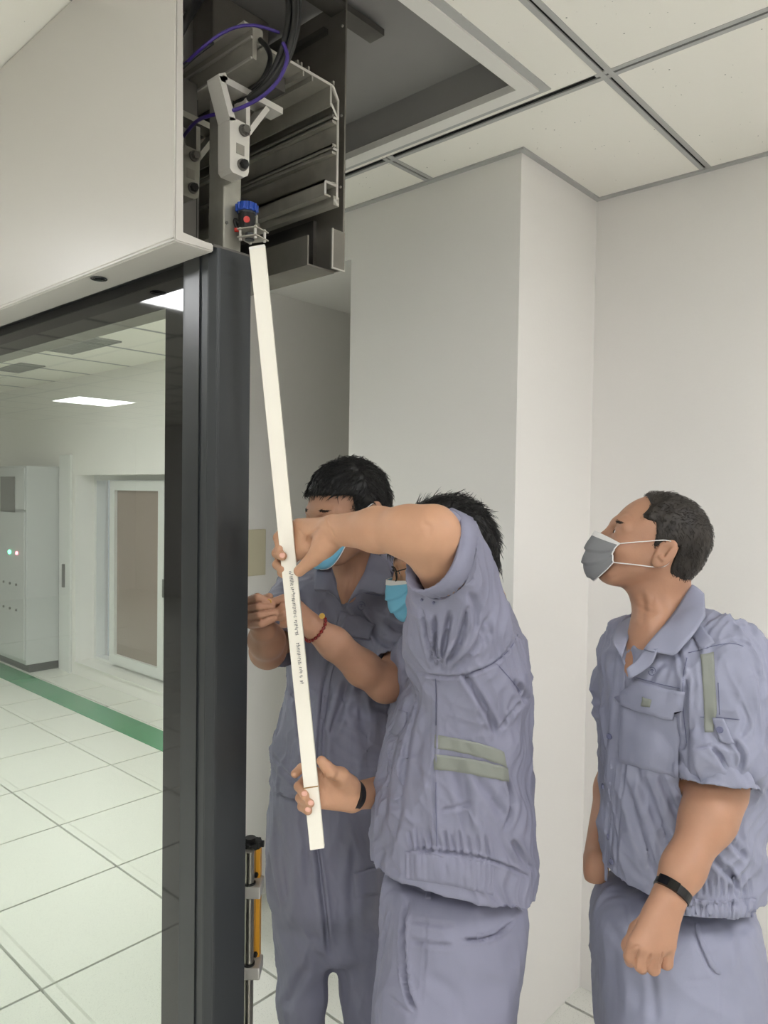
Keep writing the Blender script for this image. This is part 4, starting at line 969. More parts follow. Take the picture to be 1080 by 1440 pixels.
    # rolled cuff
    G.chain(J((1018, 1046, 1.362), (1012, 1064, 1.355)), [.0800, .0830], k=.004); G.chain(J((1046, 1062, 1.375), (1052, 1085, 1.39)), [.046, .040], k=.02)
    G.cap(W(1014, 1078, 1.355), W(1012, 1105, 1.345), .060, .062, .006, 'sub')
    # open collar
    G.cap(H.w(-.025, 0, -.06), W(926, 878, 1.52), .066, .064, .01, 'sub'); G.chain(J((905, 870, 1.46), (888, 905, 1.395), (880, 938, 1.385)), [.044, .021, .005], k=.006, op='sub')
    hem(G, [(820, 1258), (856, 1262), (890, 1277), (975, 1292), (1090, 1296)], 1.37)
    V, Q = shell(G, 11, .0075, [
        ([(868, 905), (874, 935), (868, 990), (862, 1090), (852, 1200), (852, 1262)], 2.0, .0051),
        ([(882, 935), (884, 1000), (878, 1080), (868, 1180), (866, 1262)], 1.6, .0026),
        ([(966, 945), (964, 1000), (966, 1040)], 3, .0102), ([(1004, 910), (1035, 900), (1062, 912)], 2, .0034),
        ([(900, 1090), (915, 1130), (940, 1190), (960, 1240)], 6, .0102), ([(925, 1085), (945, 1130), (960, 1160)], 4, .0085), ([(880, 1100), (895, 1160), (925, 1240)], 5, .0085),
        ([(985, 1180), (1010, 1215), (1040, 1245)], 4, .0085), ([(1000, 1150), (1030, 1185), (1058, 1215)], 4, .0068), ([(1020, 1215), (1036, 1244), (1042, 1256)], 3, .0068),
        ([(1000, 1050), (1012, 1062), (1022, 1082)], 2.5, .0085), ([(1030, 1040), (1045, 1062), (1040, 1085)], 3, .0102), ([(975, 1052), (990, 1050), (1004, 1046)], 2, .0051),
        ([(890, 1010), (930, 1030), (955, 1070)], 5, .0068), ([(950, 905), (958, 930), (960, 960)], 3, .0051), ([(935, 930), (920, 945), (915, 960)], 4, .0051),
        ([(855, 1254), (880, 1262), (910, 1268), (975, 1276), (1062, 1266)], 1.8, .0068),
        *[([(x+d, 1240-l), (x+2+d, 1252), (x+1, 1262)], 1.8, .004) for x, d, l in ((976, 0, 6), (985, 2, 12), (996, -1, 4), (1004, 1, 14), (1014, 0, 8), (1022, 2, 4), (1033, -1, 10), (1044, 0, 14), (1052, 1, 5))],
        ([(1058, 935), (1070, 960), (1072, 1000)], 3, .0034), ([(1040, 985), (1050, 1010), (1040, 1040)], 5, .0051)])
    sh_o = link('shirt', np_mesh(V, Q), 'cloth_c', P); b = bvh_of(V, Q); bA = bvh_of(np.concatenate([V]), Q)
    # collar leaves
    sheet('collar', [(973, 822, 1.475), (955, 850, 1.445), (934, 878, 1.415), (912, 904, 1.385), (905, 913, 1.38)], [(990, 834, 1.455), (992, 866, 1.385), (974, 892, 1.358), (948, 921, 1.345), (912, 915, 1.37)], 'cloth_c', sh_o, .003, 10, 24, mid=.003, lin=True)
    sheet('collar', [(897, 863, 1.55), (889, 880, 1.50), (880, 905, 1.45), (874, 925, 1.42)], [(884, 868, 1.58), (868, 880, 1.53), (861, 900, 1.48), (867, 912, 1.43)], 'cloth_c', sh_o, .003, 8, 14)
    sheet('lapel', [(905, 913, 1.385), (893, 930, 1.378), (881, 940, 1.375)], [(925, 912, 1.36), (915, 935, 1.362), (884, 955, 1.372)], 'cloth_c', sh_o, .003, 8, 10)
    patch('placket', b, [(881, 935), (878, 1000), (866, 1100), (857, 1190), (854, 1240)], [(870, 905), (862, 960), (853, 1080), (850, 1180), (850, 1238)], 'cloth_c', sh_o, .002, .002, 5, 40)
    for (x, y) in ((860, 1035), (851, 1105), (855, 1175), (863, 1211)): button(b, x, y, sh_o, .0062, .0045)
    patch('pocket_flap', b, [(893, 956), (925, 965), (960, 972)], [(868, 985), (905, 1000), (955, 1011)], 'cloth_c', sh_o, .006, .003, 9, 16, lift=lambda i, j: .006*i)
    patch('pocket', b, [(875, 990), (872, 1040), (873, 1072)], [(955, 1008), (957, 1050), (957, 1094)], 'cloth_c', sh_o, .0025, .002, 14, 12, lift=lambda i, j: .002)
    patch('pocket_tab', b, [(907, 979), (919, 982)], [(905, 990), (918, 993)], 'reflect', sh_o, .011, .001, 4, 5)
    patch('waistband', b, [(948, 1258), (1000, 1266), (1062, 1262)], [(948, 1286), (1000, 1291), (1060, 1290)], 'cloth_c', sh_o, .002, .003, 8, 110, lift=lambda i, j: .004*math.sin(math.pi*i)+.0016*math.sin(95*j+3*math.sin(9*j)))
    emblem(b, 917, 944, sh_o, 5)
    patch('reflective_strip', b, [(985, 921), (988, 965), (990, 1002), (991, 1030)], [(1004, 917), (1006, 960), (1008, 1000), (1003, 1030)], 'reflect', sh_o, .0016, .0012, 6, 26)
    patch('epaulette', b, [(968, 888), (975, 880), (984, 876)], [(985, 915), (996, 912), (1006, 905)], 'cloth_c', sh_o, .003, .002, 8, 6)
    button(b, 976, 884, sh_o, .005, .006)
    patch('sleeve_tab', b, [(1002, 1008), (1018, 1010)], [(1012, 1045), (1034, 1048)], 'cloth_c', sh_o, .004, .002, 10, 6); button(b, 1014, 1027, sh_o, .0062, .007)
    seam('stitching', b, [[(968, 918), (985, 914), (1005, 908), (1030, 905), (1045, 909)], [(966, 925), (960, 960), (961, 1005), (966, 1045)], [(895, 953), (928, 962), (960, 969)], [(1010, 960), (1012, 1005)], [(858, 1252), (885, 1258), (915, 1262)], [(858, 1262), (885, 1270), (908, 1276)], [(985, 1008), (1010, 1009), (1040, 1012)]], 'thread', sh_o, .0007)
    # trousers -------------------------------------------------
    T = Field([lo2[0]-.05, lo2[1]-.05, ZF], [hi2[0]+.05, hi2[1]+.05, W(900, 1262, 1.53)[2]+.03], .005)
    zt = W(900, 1262, 1.53)[2]
    T.loft(rowz([(1255, 850, 1052, 1.53, .14), (1290, 834, 1060, 1.53, .165), (1330, 832, 1063, 1.53, .18), (1380, 836, 1066, 1.53, .185), (1440, 838, 1066, 1.53, .18), (1480, 842, 1060, 1.53, .17)]), 0, .03)
    for (a, t, s_) in ((945, 1.44, 0), (950, 1.63, 1)):
        c = W(a, 1440, t); T.chain([c, c*[1, 1, 0]+[0, 0, .42], c*[1, 1, 0]+[0, 0, ZF+.06]], [.12, .10, .085], k=.04)
    V, Q = shell(T, 21, .003, [([(975, 1300), (985, 1330), (1000, 1362), (1012, 1372)], 2.5, .005), ([(905, 1340), (918, 1390), (920, 1440)], 6, .005), ([(1012, 1372), (1012, 1440)], 1.5, .002), ([(850, 1290), (880, 1330), (905, 1350)], 6, .004), ([(1040, 1300), (1045, 1350), (1062, 1400)], 7, .004), ([(882, 1270), (884, 1300)], 2, .003), ([(960, 1380), (1000, 1378)], 3, .002)])
    tr = link('trousers', np_mesh(V, Q), 'cloth_c', P); b = bvh_of(V, Q)
    patch('pocket_edge', b, [(977, 1300), (986, 1330), (1000, 1360), (1012, 1370)], [(982, 1298), (992, 1328), (1004, 1354), (1013, 1366)], 'cloth_c', tr, .003, .003, 4, 20)
    c1 = W(945, 1440, 1.44); c2 = W(950, 1440, 1.63); shoes(P, [(c1, 200), (c2, 200)])
    ax = wr-W(996, 1150, 1.33); wristband(P, W(946, 1252, 1.272), ax, .0320, .017, 'band', fl=.90, screen=(-.2, 1.0))

man_right()
# ---------------------------------------------------------------- man in the middle, back three-quarters, arm raised over the strip
def man_middle():
    P = root('person', [*W(640, 1300, 1.5)[:2], ZF], 'man in lavender work shirt holding the white strip with both hands, one arm raised', 'person')
    H = Head(W(619, 790, 1.56), 177, -14, 0, .96)
    rows = rowz([(832, 655, 704, 1.52, .06), (850, 636, 718, 1.52, .10), (880, 606, 737, 1.52, .16), (920, 588, 741, 1.51, .19), (960, 574, 743, 1.51, .195), (1010, 551, 744, 1.51, .19), (1060, 534, 747, 1.51, .185), (1120, 522, 752, 1.51, .18), (1180, 520, 755, 1.51, .18), (1230, 521, 756, 1.51, .175), (1260, 524, 750, 1.51, .17), (1300, 530, 742, 1.51, .165)])
    el = W(606, 752, 1.17); wr = W(472, 745, 1.315)
    lo = np.minimum.reduce([W(380, 1290, 1.2), W(760, 1290, 1.2), W(380, 1290, 1.8), W(760, 1290, 1.8)]); hi = np.maximum.reduce([W(380, 690, 1.2), W(760, 690, 1.2), W(380, 690, 1.8), W(760, 690, 1.8)])
    lo[2] = W(900, 1180, 1.4)[2]; hi[2] = H.c[2]+.14
    F = Field(lo, hi, .0024)
    F.loft(rows, off=.026, k=.02, zlo=W(640, 1170, 1.5)[2])
    F.cap(H.w(-.035, 0, -.04), W(672, 850, 1.52), .052, .060, .03); head_sdf(F, H)
    # raised near arm
    F.chain([W(672, 895, 1.38), W(632, 835, 1.275), W(612, 775, 1.20), el], [.048, .037, .042, .040], k=.02)
    F.ell(W(612, 746, 1.165), (.034, .034, .036), None, .02)
    F.chain([el, W(575, 748, 1.195), W(530, 745, 1.25), wr], [.041, .0405, .036, .0275], k=.02)
    # hand above: palm towards the camera, thumb low, fingers round the strip
    kn = [(420, 738, 1.385), (417, 752, 1.390), (414, 767, 1.390), (414, 781, 1.388)]
    for i, q in enumerate(kn): F.cap(W(464, 742+5*i, 1.325), W(*q), .019, .0125, .014)
    F.chain(J((468, 752, 1.318), (455, 768, 1.318), (440, 786, 1.325)), [.022, .020, .014], k=.012)
    F.chain(J((442, 784, 1.322), (432, 793, 1.330), (421, 803, 1.342)), [.0135, .0115, .0105], k=.005)
    F.ell(W(432, 764, 1.335), (.016, .016, .011), None, .012, 'sub')
    fingers(F, [[(418, 738, 1.39), (400, 744, 1.400), (391, 756, 1.385), (394, 771, 1.366)],
                [(415, 752, 1.393), (397, 764, 1.402), (389, 778, 1.382), (397, 782, 1.352)],
                [(414, 768, 1.393), (397, 784, 1.402), (390, 794, 1.385), (396, 800, 1.366)],
                [(415, 782, 1.39), (402, 795, 1.400), (397, 805, 1.388), (400, 808, 1.375)]], .0105, .0085)
    # far arm and the hand below
    w2 = W(502, 1119, 1.455)
    F.chain([W(610, 930, 1.68), W(600, 1060, 1.74), W(568, 1108, 1.67), w2], [.05, .045, .040, .026], k=.02)
    kn2 = [(452, 1090, 1.395), (450, 1103, 1.398), (450, 1116, 1.398), (453, 1129, 1.395)]
    for i, q in enumerate(kn2): F.cap(W(494, 1108+7*i, 1.44), W(*q), .0175, .0115, .014)
    F.chain(J((492, 1104, 1.425), (478, 1092, 1.395), (464, 1084, 1.375)), [.019, .016, .0125], k=.01)
    F.chain(J((465, 1085, 1.373), (459, 1078, 1.368), (452, 1070, 1.366)), [.0125, .011, .0095], k=.004)
    F.ell(W(465, 1108, 1.375), (.016, .016, .012), None, .012, 'sub')
    fingers(F, [[(450, 1090, 1.40), (436, 1080, 1.408), (424, 1080, 1.405), (415, 1088, 1.392)],
                [(449, 1102, 1.40), (430, 1096, 1.410), (420, 1106, 1.388), (429, 1119, 1.352)],
                [(449, 1116, 1.40), (430, 1112, 1.410), (422, 1122, 1.388), (436, 1130, 1.350)],
                [(452, 1128, 1.40), (434, 1126, 1.408), (425, 1134, 1.388), (433, 1140, 1.352)]], .0100, .0082)
    V, Q = F.mesh(1); V, Q = keep_largest(V, Q, .01)
    V = carve(V, Q, [([(458, 724), (462, 738), (474, 760)], 1.2, .0012), ([(418, 742), (428, 756), (425, 770)], 1.5, .0012), ([(450, 742), (436, 752), (430, 768)], 1.3, .0012), ([(462, 752), (448, 758), (440, 768)], 1.3, .001),
        ([(592, 735), (604, 742), (602, 756)], 4, .0015), ([(458, 1084), (453, 1098), (456, 1114)], 1.4, .0015), ([(463, 1092), (468, 1098), (475, 1099)], 1.2, .0012)])
    link('body', np_mesh(V, Q), 'skin_b', P)
    for c, d_ in ((W(428, 1116, 1.3445), None), (W(437, 1129, 1.3425), None), (W(433, 1138.5, 1.3445), None), (W(397, 781, 1.3445), None)):
        F2 = bmesh.new(); bmesh.ops.create_uvsphere(F2, u_segments=12, v_segments=8, radius=.005)
        for v in F2.verts: q = v.co.copy(); v.co = Vector(c+RT*q.x*1.1+np.array([0, 0, 1])*q.y+FW*q.z*.35)
        link('fingernail', to_me(F2), 'nail', P, smooth=True)
    eyes(H, P)
    def keep(x, y, z):
        front = .105-x+.0*z; fr = np.minimum(front, z-.050+.15*np.clip(np.abs(y)-.03, 0, .05))
        back = np.minimum(.008-.25*np.clip(-z, 0, 1)-x, z+.100); return np.maximum(fr, back)
    hair(H, P, 'hair_m', .020, keep, .007, 6500, .030, lambda p: np.array([-.25 if p[0] < .03 else .6, p[1]*3, -.8 if p[2] < .08 else .05]), 5, .0006, .04, freq=50, jit=.12)
    # forelock
    face_mask(H, P, 'mask_b', top=-.012, bot=-.118, bulge=.012, wmax=52)
    # glasses
    g = bmesh.new()
    for y in (-1, 1):
        add_tube(g, [H.w(.104-.006*abs(math.cos(t)), y*(.034+.023*math.cos(t)), .000+.016*math.sin(t)) for t in np.linspace(0, 2*math.pi, 21)], .0013, 6)
        add_tube(g, [H.w(.096, .056*y, .006), H.w(.05, .077*y, .010), H.w(-.008, .083*y, .014)], .0013, 6)
    add_tube(g, [H.w(.104, -.012, .004), H.w(.107, 0, .006), H.w(.104, .012, .004)], .0013, 6)
    link('glasses', to_me(g), 'black', P)
    # shirt
    lo2 = np.minimum.reduce([W(510, 1300, 1.2), W(770, 1300, 1.2), W(510, 1300, 1.8), W(770, 1300, 1.8)]); hi2 = np.maximum.reduce([W(510, 700, 1.2), W(770, 700, 1.2), W(510, 700, 1.8), W(770, 700, 1.8)])
    lo2[2] = W(640, 1300, 1.51)[2]-.02; hi2[2] = W(640, 705, 1.25)[2]
    G = Field(lo2, hi2, .0034); G.loft(rows, 0, .02, zlo=W(640, 1292, 1.51)[2])
    G.chain(J((628, 778, 1.235), (638, 826, 1.28), (650, 880, 1.335), (660, 930, 1.39)), [.066, .062, .076, .100], k=.05)
    G.chain(J((604, 850, 1.29), (604, 900, 1.34), (606, 940, 1.39)), [.028, .032, .035], k=.05)
    G.chain(J((640, 745, 1.245), (650, 742, 1.25)), [.030, .024], k=.02)
    G.chain(J((600, 930, 1.66), (585, 1010, 1.72)), [.08, .07], k=.04)
    # opening of the sleeve
    ax = W(612, 770, 1.20)-W(645, 850, 1.30); ax /= np.linalg.norm(ax)
    cut0 = W(619, 776, 1.215)
    nrm = R.T  # camera axes
    pl = R @ np.array([-.90, .32, .30]); pl /= np.linalg.norm(pl)
    def half(X, Y, Z): return (-( (X-cut0[0])*pl[0]+(Y-cut0[1])*pl[1]+(Z-cut0[2])*pl[2])).astype(np.float32)
    G.apply(half, W(640, 800, 1.2)-.16, W(640, 800, 1.2)+.16+np.array([0, 0, 0]), .004, 'sub') if False else None
    G.chain([W(604, 762, 1.175), W(624, 800, 1.24)], [.060, .054], k=.004, op='sub')
    G.cap(H.w(-.025, 0, -.05), W(668, 850, 1.52), .062, .064, .01, 'sub')
    hem(G, [(500, 1248), (523, 1252), (545, 1240), (575, 1238), (640, 1250), (690, 1262), (742, 1288), (800, 1300)], 1.38)
    V, Q = shell(G, 31, .0065, [
        ([(592, 852), (600, 900), (612, 944)], 2.6, .009), ([(611, 862), (612, 905), (616, 944)], 3.0, .011), ([(634, 858), (625, 905), (618, 944)], 3.4, .011), ([(660, 850), (645, 905), (622, 946)], 4, .010), ([(690, 860), (668, 915), (630, 948)], 5, .008), ([(600, 875), (605, 915), (612, 940)], 2, .006),
        ([(583, 945), (625, 952), (660, 948), (700, 930), (728, 895)], 2, .006), ([(612, 948), (612, 1000), (610, 1100), (612, 1190)], 1.6, .005),
        ([(648, 940), (668, 972), (690, 1010), (700, 1040)], 4, .010), ([(560, 1010), (545, 1080), (538, 1170)], 6, .008), ([(590, 960), (572, 1040), (560, 1130), (552, 1190)], 6, .008),
        ([(722, 955), (735, 975), (742, 990)], 4, .010), ([(700, 1030), (715, 1010), (735, 985)], 2.5, .006), ([(640, 1070), (655, 1130), (650, 1180)], 7, .006), ([(668, 1090), (690, 1120), (710, 1150)], 6, .007),
        ([(715, 1095), (722, 1130), (710, 1170)], 3.5, .012), ([(620, 1140), (645, 1135), (665, 1128)], 3, .004), ([(720, 1180), (735, 1205), (750, 1225)], 4, .007),
        ([(575, 1195), (640, 1200), (700, 1213), (748, 1235)], 2.0, .007),
        *[([(x-4+d, 1172-l+.10*(x-580)), (x+d, 1186+.11*(x-580)), (x+1, 1198+.12*(x-580))], 1.9, .005) for x, d, l in ((578, 0, 4), (586, 2, 12), (597, -1, 6), (605, 1, 14), (618, 0, 8), (627, 2, 10), (640, -1, 5), (648, 1, 13), (661, 0, 6), (672, 2, 8), (686, 0, 10))],
        ([(572, 1216), (620, 1221), (672, 1228)], 1.5, .003), ([(695, 880), (680, 905), (670, 935)], 5, .004), ([(660, 830), (672, 860), (670, 890)], 5, .006), ([(640, 800), (655, 815), (668, 812)], 4, .006)])
    sh_o = link('shirt', np_mesh(V, Q), 'cloth_a', P); b = bvh_of(V, Q)
    # turned-up cuff with flap
    cd = R @ np.array([-.78, .34, .52]); cd /= np.linalg.norm(cd); ca = R @ np.array([-50., -110., 0]); ca -= cd*ca.dot(cd); ca /= np.linalg.norm(ca)
    me = band_arc(W(620, 778, 1.205), cd, ca, np.cross(cd, ca), .070, .88, .036, .004, 0, 2*math.pi, 72, True)
    for v in me.vertices:
        p = np.array(v.co); q = p-W(620, 778, 1.205); v.co = tuple(p+q*(.05*math.sin(31*math.atan2(q @ ca, q @ np.cross(cd, ca)))*.35+.03*math.sin(4*math.atan2(q @ ca, q @ np.cross(cd, ca)))))
    cuf = link('cuff', me, 'cloth_a', sh_o, smooth=True)
    sheet('cuff_flap', [(611, 722, 1.150), (622, 717, 1.150), (640, 719, 1.160), (652, 734, 1.170)], [(623, 735, 1.150), (630, 729, 1.150), (640, 731, 1.155), (648, 744, 1.165)], 'cloth_a', sh_o, .003, 6, 16)
    for x, y in ((653, 797), (595, 842), (611, 846)): button(b, x, y, sh_o, .0025, .002)
    patch('reflective_strip', b, [(612, 1033), (640, 1037), (680, 1046), (708, 1057)], [(611, 1052), (640, 1056), (680, 1066), (712, 1078)], 'reflect', sh_o, .0025, .0012, 6, 26)
    patch('reflective_strip', b, [(611, 1060), (640, 1063), (680, 1070), (713, 1079)], [(612, 1082), (640, 1084), (680, 1092), (716, 1099)], 'reflect', sh_o, .0025, .0012, 6, 26)
    patch('waistband', b, [(570, 1196), (630, 1201), (695, 1212)], [(571, 1236), (630, 1244), (693, 1259)], 'cloth_a', sh_o, .0015, .003, 8, 110, lift=lambda i, j: .004*math.sin(math.pi*i)*math.sin(math.pi*j)**.5+.0013*math.sin(80*j+4*math.sin(7*j))*(1-i*.6))
    patch('chest_pocket', b, [(562, 998), (556, 1018), (548, 1030)], [(574, 1002), (571, 1022), (558, 1036)], 'cloth_a', sh_o, .003, .002, 6, 8)
    seam('stitching', b, [[(700, 935), (722, 960), (735, 978)], [(728, 892), (715, 915), (690, 935), (660, 946)], [(613, 955), (613, 1020)], [(613, 1100), (614, 1190)], [(576, 1208), (640, 1213), (690, 1222)], [(576, 1226), (630, 1232), (680, 1242)]], 'thread', sh_o, .0007)
    sheet('collar', [(634, 822, 1.46), (660, 812, 1.45), (690, 815, 1.47), (706, 826, 1.52)], [(626, 842, 1.44), (660, 836, 1.41), (695, 838, 1.43), (708, 842, 1.50)], 'cloth_a', sh_o, .003, 6, 18)
    # trousers
    T = Field([lo2[0]-.02, lo2[1]-.02, ZF], [hi2[0]+.02, hi2[1]+.02, W(640, 1225, 1.5)[2]], .005)
    T.loft(rowz([(1225, 540, 735, 1.51, .13), (1260, 533, 742, 1.51, .16), (1320, 531, 739, 1.51, .175), (1380, 528, 728, 1.51, .18), (1440, 525, 722, 1.51, .17), (1500, 528, 712, 1.51, .15)]), 0, .03)
    for (a, t) in ((618, 1.43), (630, 1.62)):
        c = W(a, 1440, t); T.chain([c+[0, 0, .02], c*[1, 1, 0]+[0, 0, .42], c*[1, 1, 0]+[0, 0, ZF+.06]], [.125, .10, .085], k=.04)
    V, Q = shell(T, 41, .0035, [([(574, 1265), (568, 1300), (569, 1360), (575, 1400), (586, 1425)], 2.6, .022), ([(550, 1280), (543, 1310), (535, 1350)], 1.8, .009), ([(648, 1323), (680, 1321), (705, 1310), (725, 1292)], 2.0, .016), ([(598, 1270), (598, 1340), (590, 1430)], 1.5, .003), ([(576, 1322), (610, 1328), (640, 1330)], 3, .005), ([(576, 1295), (610, 1300), (640, 1302)], 3, .004), ([(545, 1400), (560, 1412), (580, 1428)], 2.5, .004), ([(600, 1370), (640, 1400), (650, 1440)], 8, .004)])
    tr = link('trousers', np_mesh(V, Q), 'cloth_a', P); b = bvh_of(V, Q)
    patch('belt_loop', b, [(599, 1250), (608, 1251)], [(598, 1267), (607, 1268)], 'cloth_a', tr, .005, .003, 6, 4)
    shoes(P, [(W(618, 1440, 1.43), 180), (W(630, 1440, 1.62), 180)])
    wristband(P, W(495, 1118, 1.447), w2-W(450, 1110, 1.39), .0295, .014, 'band', fl=.85, th=.004)
man_middle()
# ---------------------------------------------------------------- man at the left behind the strip
def man_left():
    P = root('person', [*W(460, 1300, 1.78)[:2], ZF], 'black haired man in blue mask and grey work shirt pinching a ring behind the strip', 'person')
    H = Head(W(487, 722, 1.74), 222, -10, 0, .985)
    t0 = 1.87; D = .09
    rows = rowz([(771, 470, 532, t0, .05), (784, 446, 562, t0, .08), (800, 425, 574, t0, .10), (820, 402, 585, t0, .118), (850, 396, 588, t0, .125), (900, 398, 590, t0, .13), (950, 400, 588, t0, .135), (1000, 393, 575, t0, .135), (1050, 381, 560, t0, .135), (1090, 377, 552, t0, .135), (1125, 376, 548, t0, .13)])
    lo = np.minimum.reduce([W(330, 1290, 1.35), W(610, 1290, 1.35), W(330, 1290, 2.), W(610, 1290, 2.)]); hi = np.maximum.reduce([W(330, 690, 1.35), W(610, 690, 1.35), W(330, 690, 2.), W(610, 690, 2.)])
    lo[2] = W(450, 1050, 1.6)[2]; hi[2] = H.c[2]+.14
    F = Field(lo, hi, .0026); F.loft(rows, off=.030, k=.02, zlo=W(450, 1030, 1.8)[2])
    F.cap(H.w(-.035, 0, -.04), W(497, 815, t0), .052, .060, .03); F.cap(W(494, 800, 1.81), W(485, 836, 1.772), .042, .028, .04); head_sdf(F, H)
    # right arm folded, forearm upright
    F.chain(J((418, 835, t0), (392, 895, 1.78), (377, 914, 1.69)), [.048, .040, .036], k=.02)
    F.chain(J((376, 916, 1.68), (375, 900, 1.62), (371, 886, 1.565)), [.036, .0345, .028], k=.03)
    dd = lambda L_: [tuple(q[:2])+(q[2]+D,) for q in L_]
    kn = dd([(348, 846, 1.435), (347, 857, 1.437), (348, 868, 1.44), (352, 877, 1.445)])
    for i, q in enumerate(kn): F.cap(W(366+3*i, 880, 1.462+D), W(*q), .015, .0108, .008)
    F.ell(W(362, 868, 1.468+D), (.020, .020, .024), None, .012)
    fingers(F, [[kn[0]]+dd([(362, 840, 1.415), (378, 846, 1.425)]), [kn[1]]+dd([(364, 853, 1.405), (382, 853, 1.42)]), [kn[2]]+dd([(366, 865, 1.408), (387, 861, 1.42)]), [kn[3]]+dd([(368, 877, 1.415), (386, 869, 1.425)]), dd([(365, 862, 1.46), (372, 842, 1.455), (379, 839, 1.442)])], .0098, .0080, .0015)
    wl = W(440, 882, 1.55)
    F.chain(J((572, 850, t0), (570, 925, 1.75), (542, 962, 1.655)), [.050, .044, .040], k=.02)
    F.chain([W(542, 960, 1.655), W(510, 940, 1.625), W(470, 905, 1.575), wl], [.040, .037, .032, .0255], k=.02)
    kn = dd([(414, 846, 1.43), (415, 858, 1.428), (417, 869, 1.43), (420, 879, 1.435)])
    for i, q in enumerate(kn): F.cap(W(436, 870+4*i, 1.455+D), W(*q), .015, .0108, .010)
    fingers(F, [[kn[0]]+dd([(400, 841, 1.425), (382, 847, 1.43)]), [kn[1]]+dd([(400, 852, 1.415), (393, 858, 1.425)]), [kn[2]]+dd([(401, 864, 1.415), (394, 868, 1.427)]), [kn[3]]+dd([(405, 876, 1.42), (398, 878, 1.43)]), dd([(422, 852, 1.455), (402, 846, 1.455), (384, 852, 1.445)])], .0098, .0080, .0015)
    V, Q = F.mesh(1); V, Q = keep_largest(V, Q, .01)
    V = carve(V, Q, [([(487, 790), (492, 815), (488, 845)], 3, .002), ([(505, 790), (500, 815), (492, 840)], 4, .002), ([(346, 851), (364, 847), (384, 850)], 1.3, .003), ([(346, 862), (366, 859), (388, 857)], 1.3, .003), ([(348, 873), (366, 871), (388, 865)], 1.3, .003)])
    link('body', np_mesh(V, Q), 'skin_a', P); eyes(H, P); brows(H, P, 'hair', 110)
    def keep(x, y, z):
        fr = np.minimum(.12-x, z-.056+.10*np.clip(np.abs(y)-.02, 0, .05)); side = np.minimum(.030-x, z-.012); back = np.minimum(-.034-x, z+.070); sb = np.minimum(np.minimum(.010-x, x+.014), z+.008)
        return np.maximum(np.maximum(fr, side), np.maximum(back, sb))
    hair(H, P, 'hair', .009, keep, .003, 5000, .022, lambda p: np.array([.9 if p[0] > .0 else -.2, p[1]*3, -.45 if p[2] < .10 else .1]), 9, .0006, .16, freq=60)
    face_mask(H, P, 'mask_b', top=-.012, bot=-.120, bulge=.006, wmax=54)
    # shirt
    lo2 = np.minimum.reduce([W(365, 1140, 1.5), W(610, 1140, 1.5), W(365, 1140, 2.), W(610, 1140, 2.)]); hi2 = np.maximum.reduce([W(365, 770, 1.5), W(610, 770, 1.5), W(365, 770, 2.), W(610, 770, 2.)])
    lo2[2] = W(450, 1130, 1.7)[2]-.02; G = Field(lo2, hi2, .0036); G.loft(rows, 0, .02, zlo=W(450, 1122, t0)[2])
    G.chain(J((425, 830, t0), (404, 870, 1.80), (394, 905, 1.75)), [.070, .066, .058], k=.03)
    G.chain(J((560, 835, t0), (572, 890, 1.79), (566, 935, 1.725)), [.080, .080, .070], k=.04)
    G.cap(W(566, 938, 1.72), W(530, 975, 1.63), .052, .060, .006, 'sub'); G.cap(W(394, 905, 1.75), W(378, 935, 1.67), .048, .056, .006, 'sub')
    G.cap(H.w(-.025, 0, -.05), W(500, 792, t0+.01), .064, .052, .008, 'sub'); G.chain(J((493, 800, 1.74), (489, 824, 1.705), (483, 848, 1.700)), [.044, .027, .008], k=.008, op='sub')
    V, Q = shell(G, 51, .0065, [
        ([(482, 858), (470, 900), (455, 960), (448, 1030), (446, 1110)], 2, .006), ([(400, 960), (425, 1010), (432, 1080)], 5, .010), ([(462, 960), (455, 1020), (452, 1090)], 5, .009), ([(490, 950), (478, 1000), (460, 1040)], 5, .010),
        ([(470, 900), (500, 930), (520, 960)], 5, .007), ([(540, 870), (560, 885), (585, 882)], 4, .008), ([(530, 900), (555, 910), (580, 905)], 4, .008), ([(396, 960), (392, 1000), (384, 1040)], 5, .007), ([(500, 985), (515, 1030), (520, 1090)], 7, .007),
        ([(380, 1058), (400, 1085), (425, 1110)], 3, .006), ([(500, 855), (520, 880), (535, 905)], 4, .006)])
    sh_o = link('shirt', np_mesh(V, Q), 'cloth_b', P); b = bvh_of(V, Q)
    sheet('collar', [(522, 775, 1.755), (512, 805, 1.705), (497, 832, 1.682), (484, 856, 1.678)], [(546, 790, 1.740), (551, 814, 1.700), (541, 836, 1.676), (505, 828, 1.672)], 'cloth_b', sh_o, .004, 9, 18, mid=.005, lin=True)
    sheet('collar', [(466, 785, 1.745), (468, 805, 1.705), (475, 832, 1.682), (481, 852, 1.678)], [(448, 786, 1.745), (443, 806, 1.700), (441, 830, 1.676), (462, 828, 1.672)], 'cloth_b', sh_o, .004, 9, 18, mid=.005, lin=True)
    patch('placket', b, [(479, 858), (468, 900), (458, 950), (450, 1010)], [(492, 862), (480, 905), (466, 955), (458, 1012)], 'cloth_b', sh_o, .003, .002, 5, 26)
    patch('pocket_flap', b, [(488, 862), (510, 868), (530, 878)], [(477, 886), (500, 896), (520, 898)], 'cloth_b', sh_o, .005, .003, 8, 12)
    emblem(b, 508, 852, sh_o, 5); emblem(b, 577, 898, sh_o, 5)
    patch('epaulette', b, [(540, 800), (556, 812)], [(548, 790), (562, 806)], 'cloth_b', sh_o, .005, .003, 5, 6)
    seam('stitching', b, [[(508, 833), (530, 837), (538, 836)], [(480, 890), (505, 899), (520, 900)]], 'thread', sh_o, .0007)
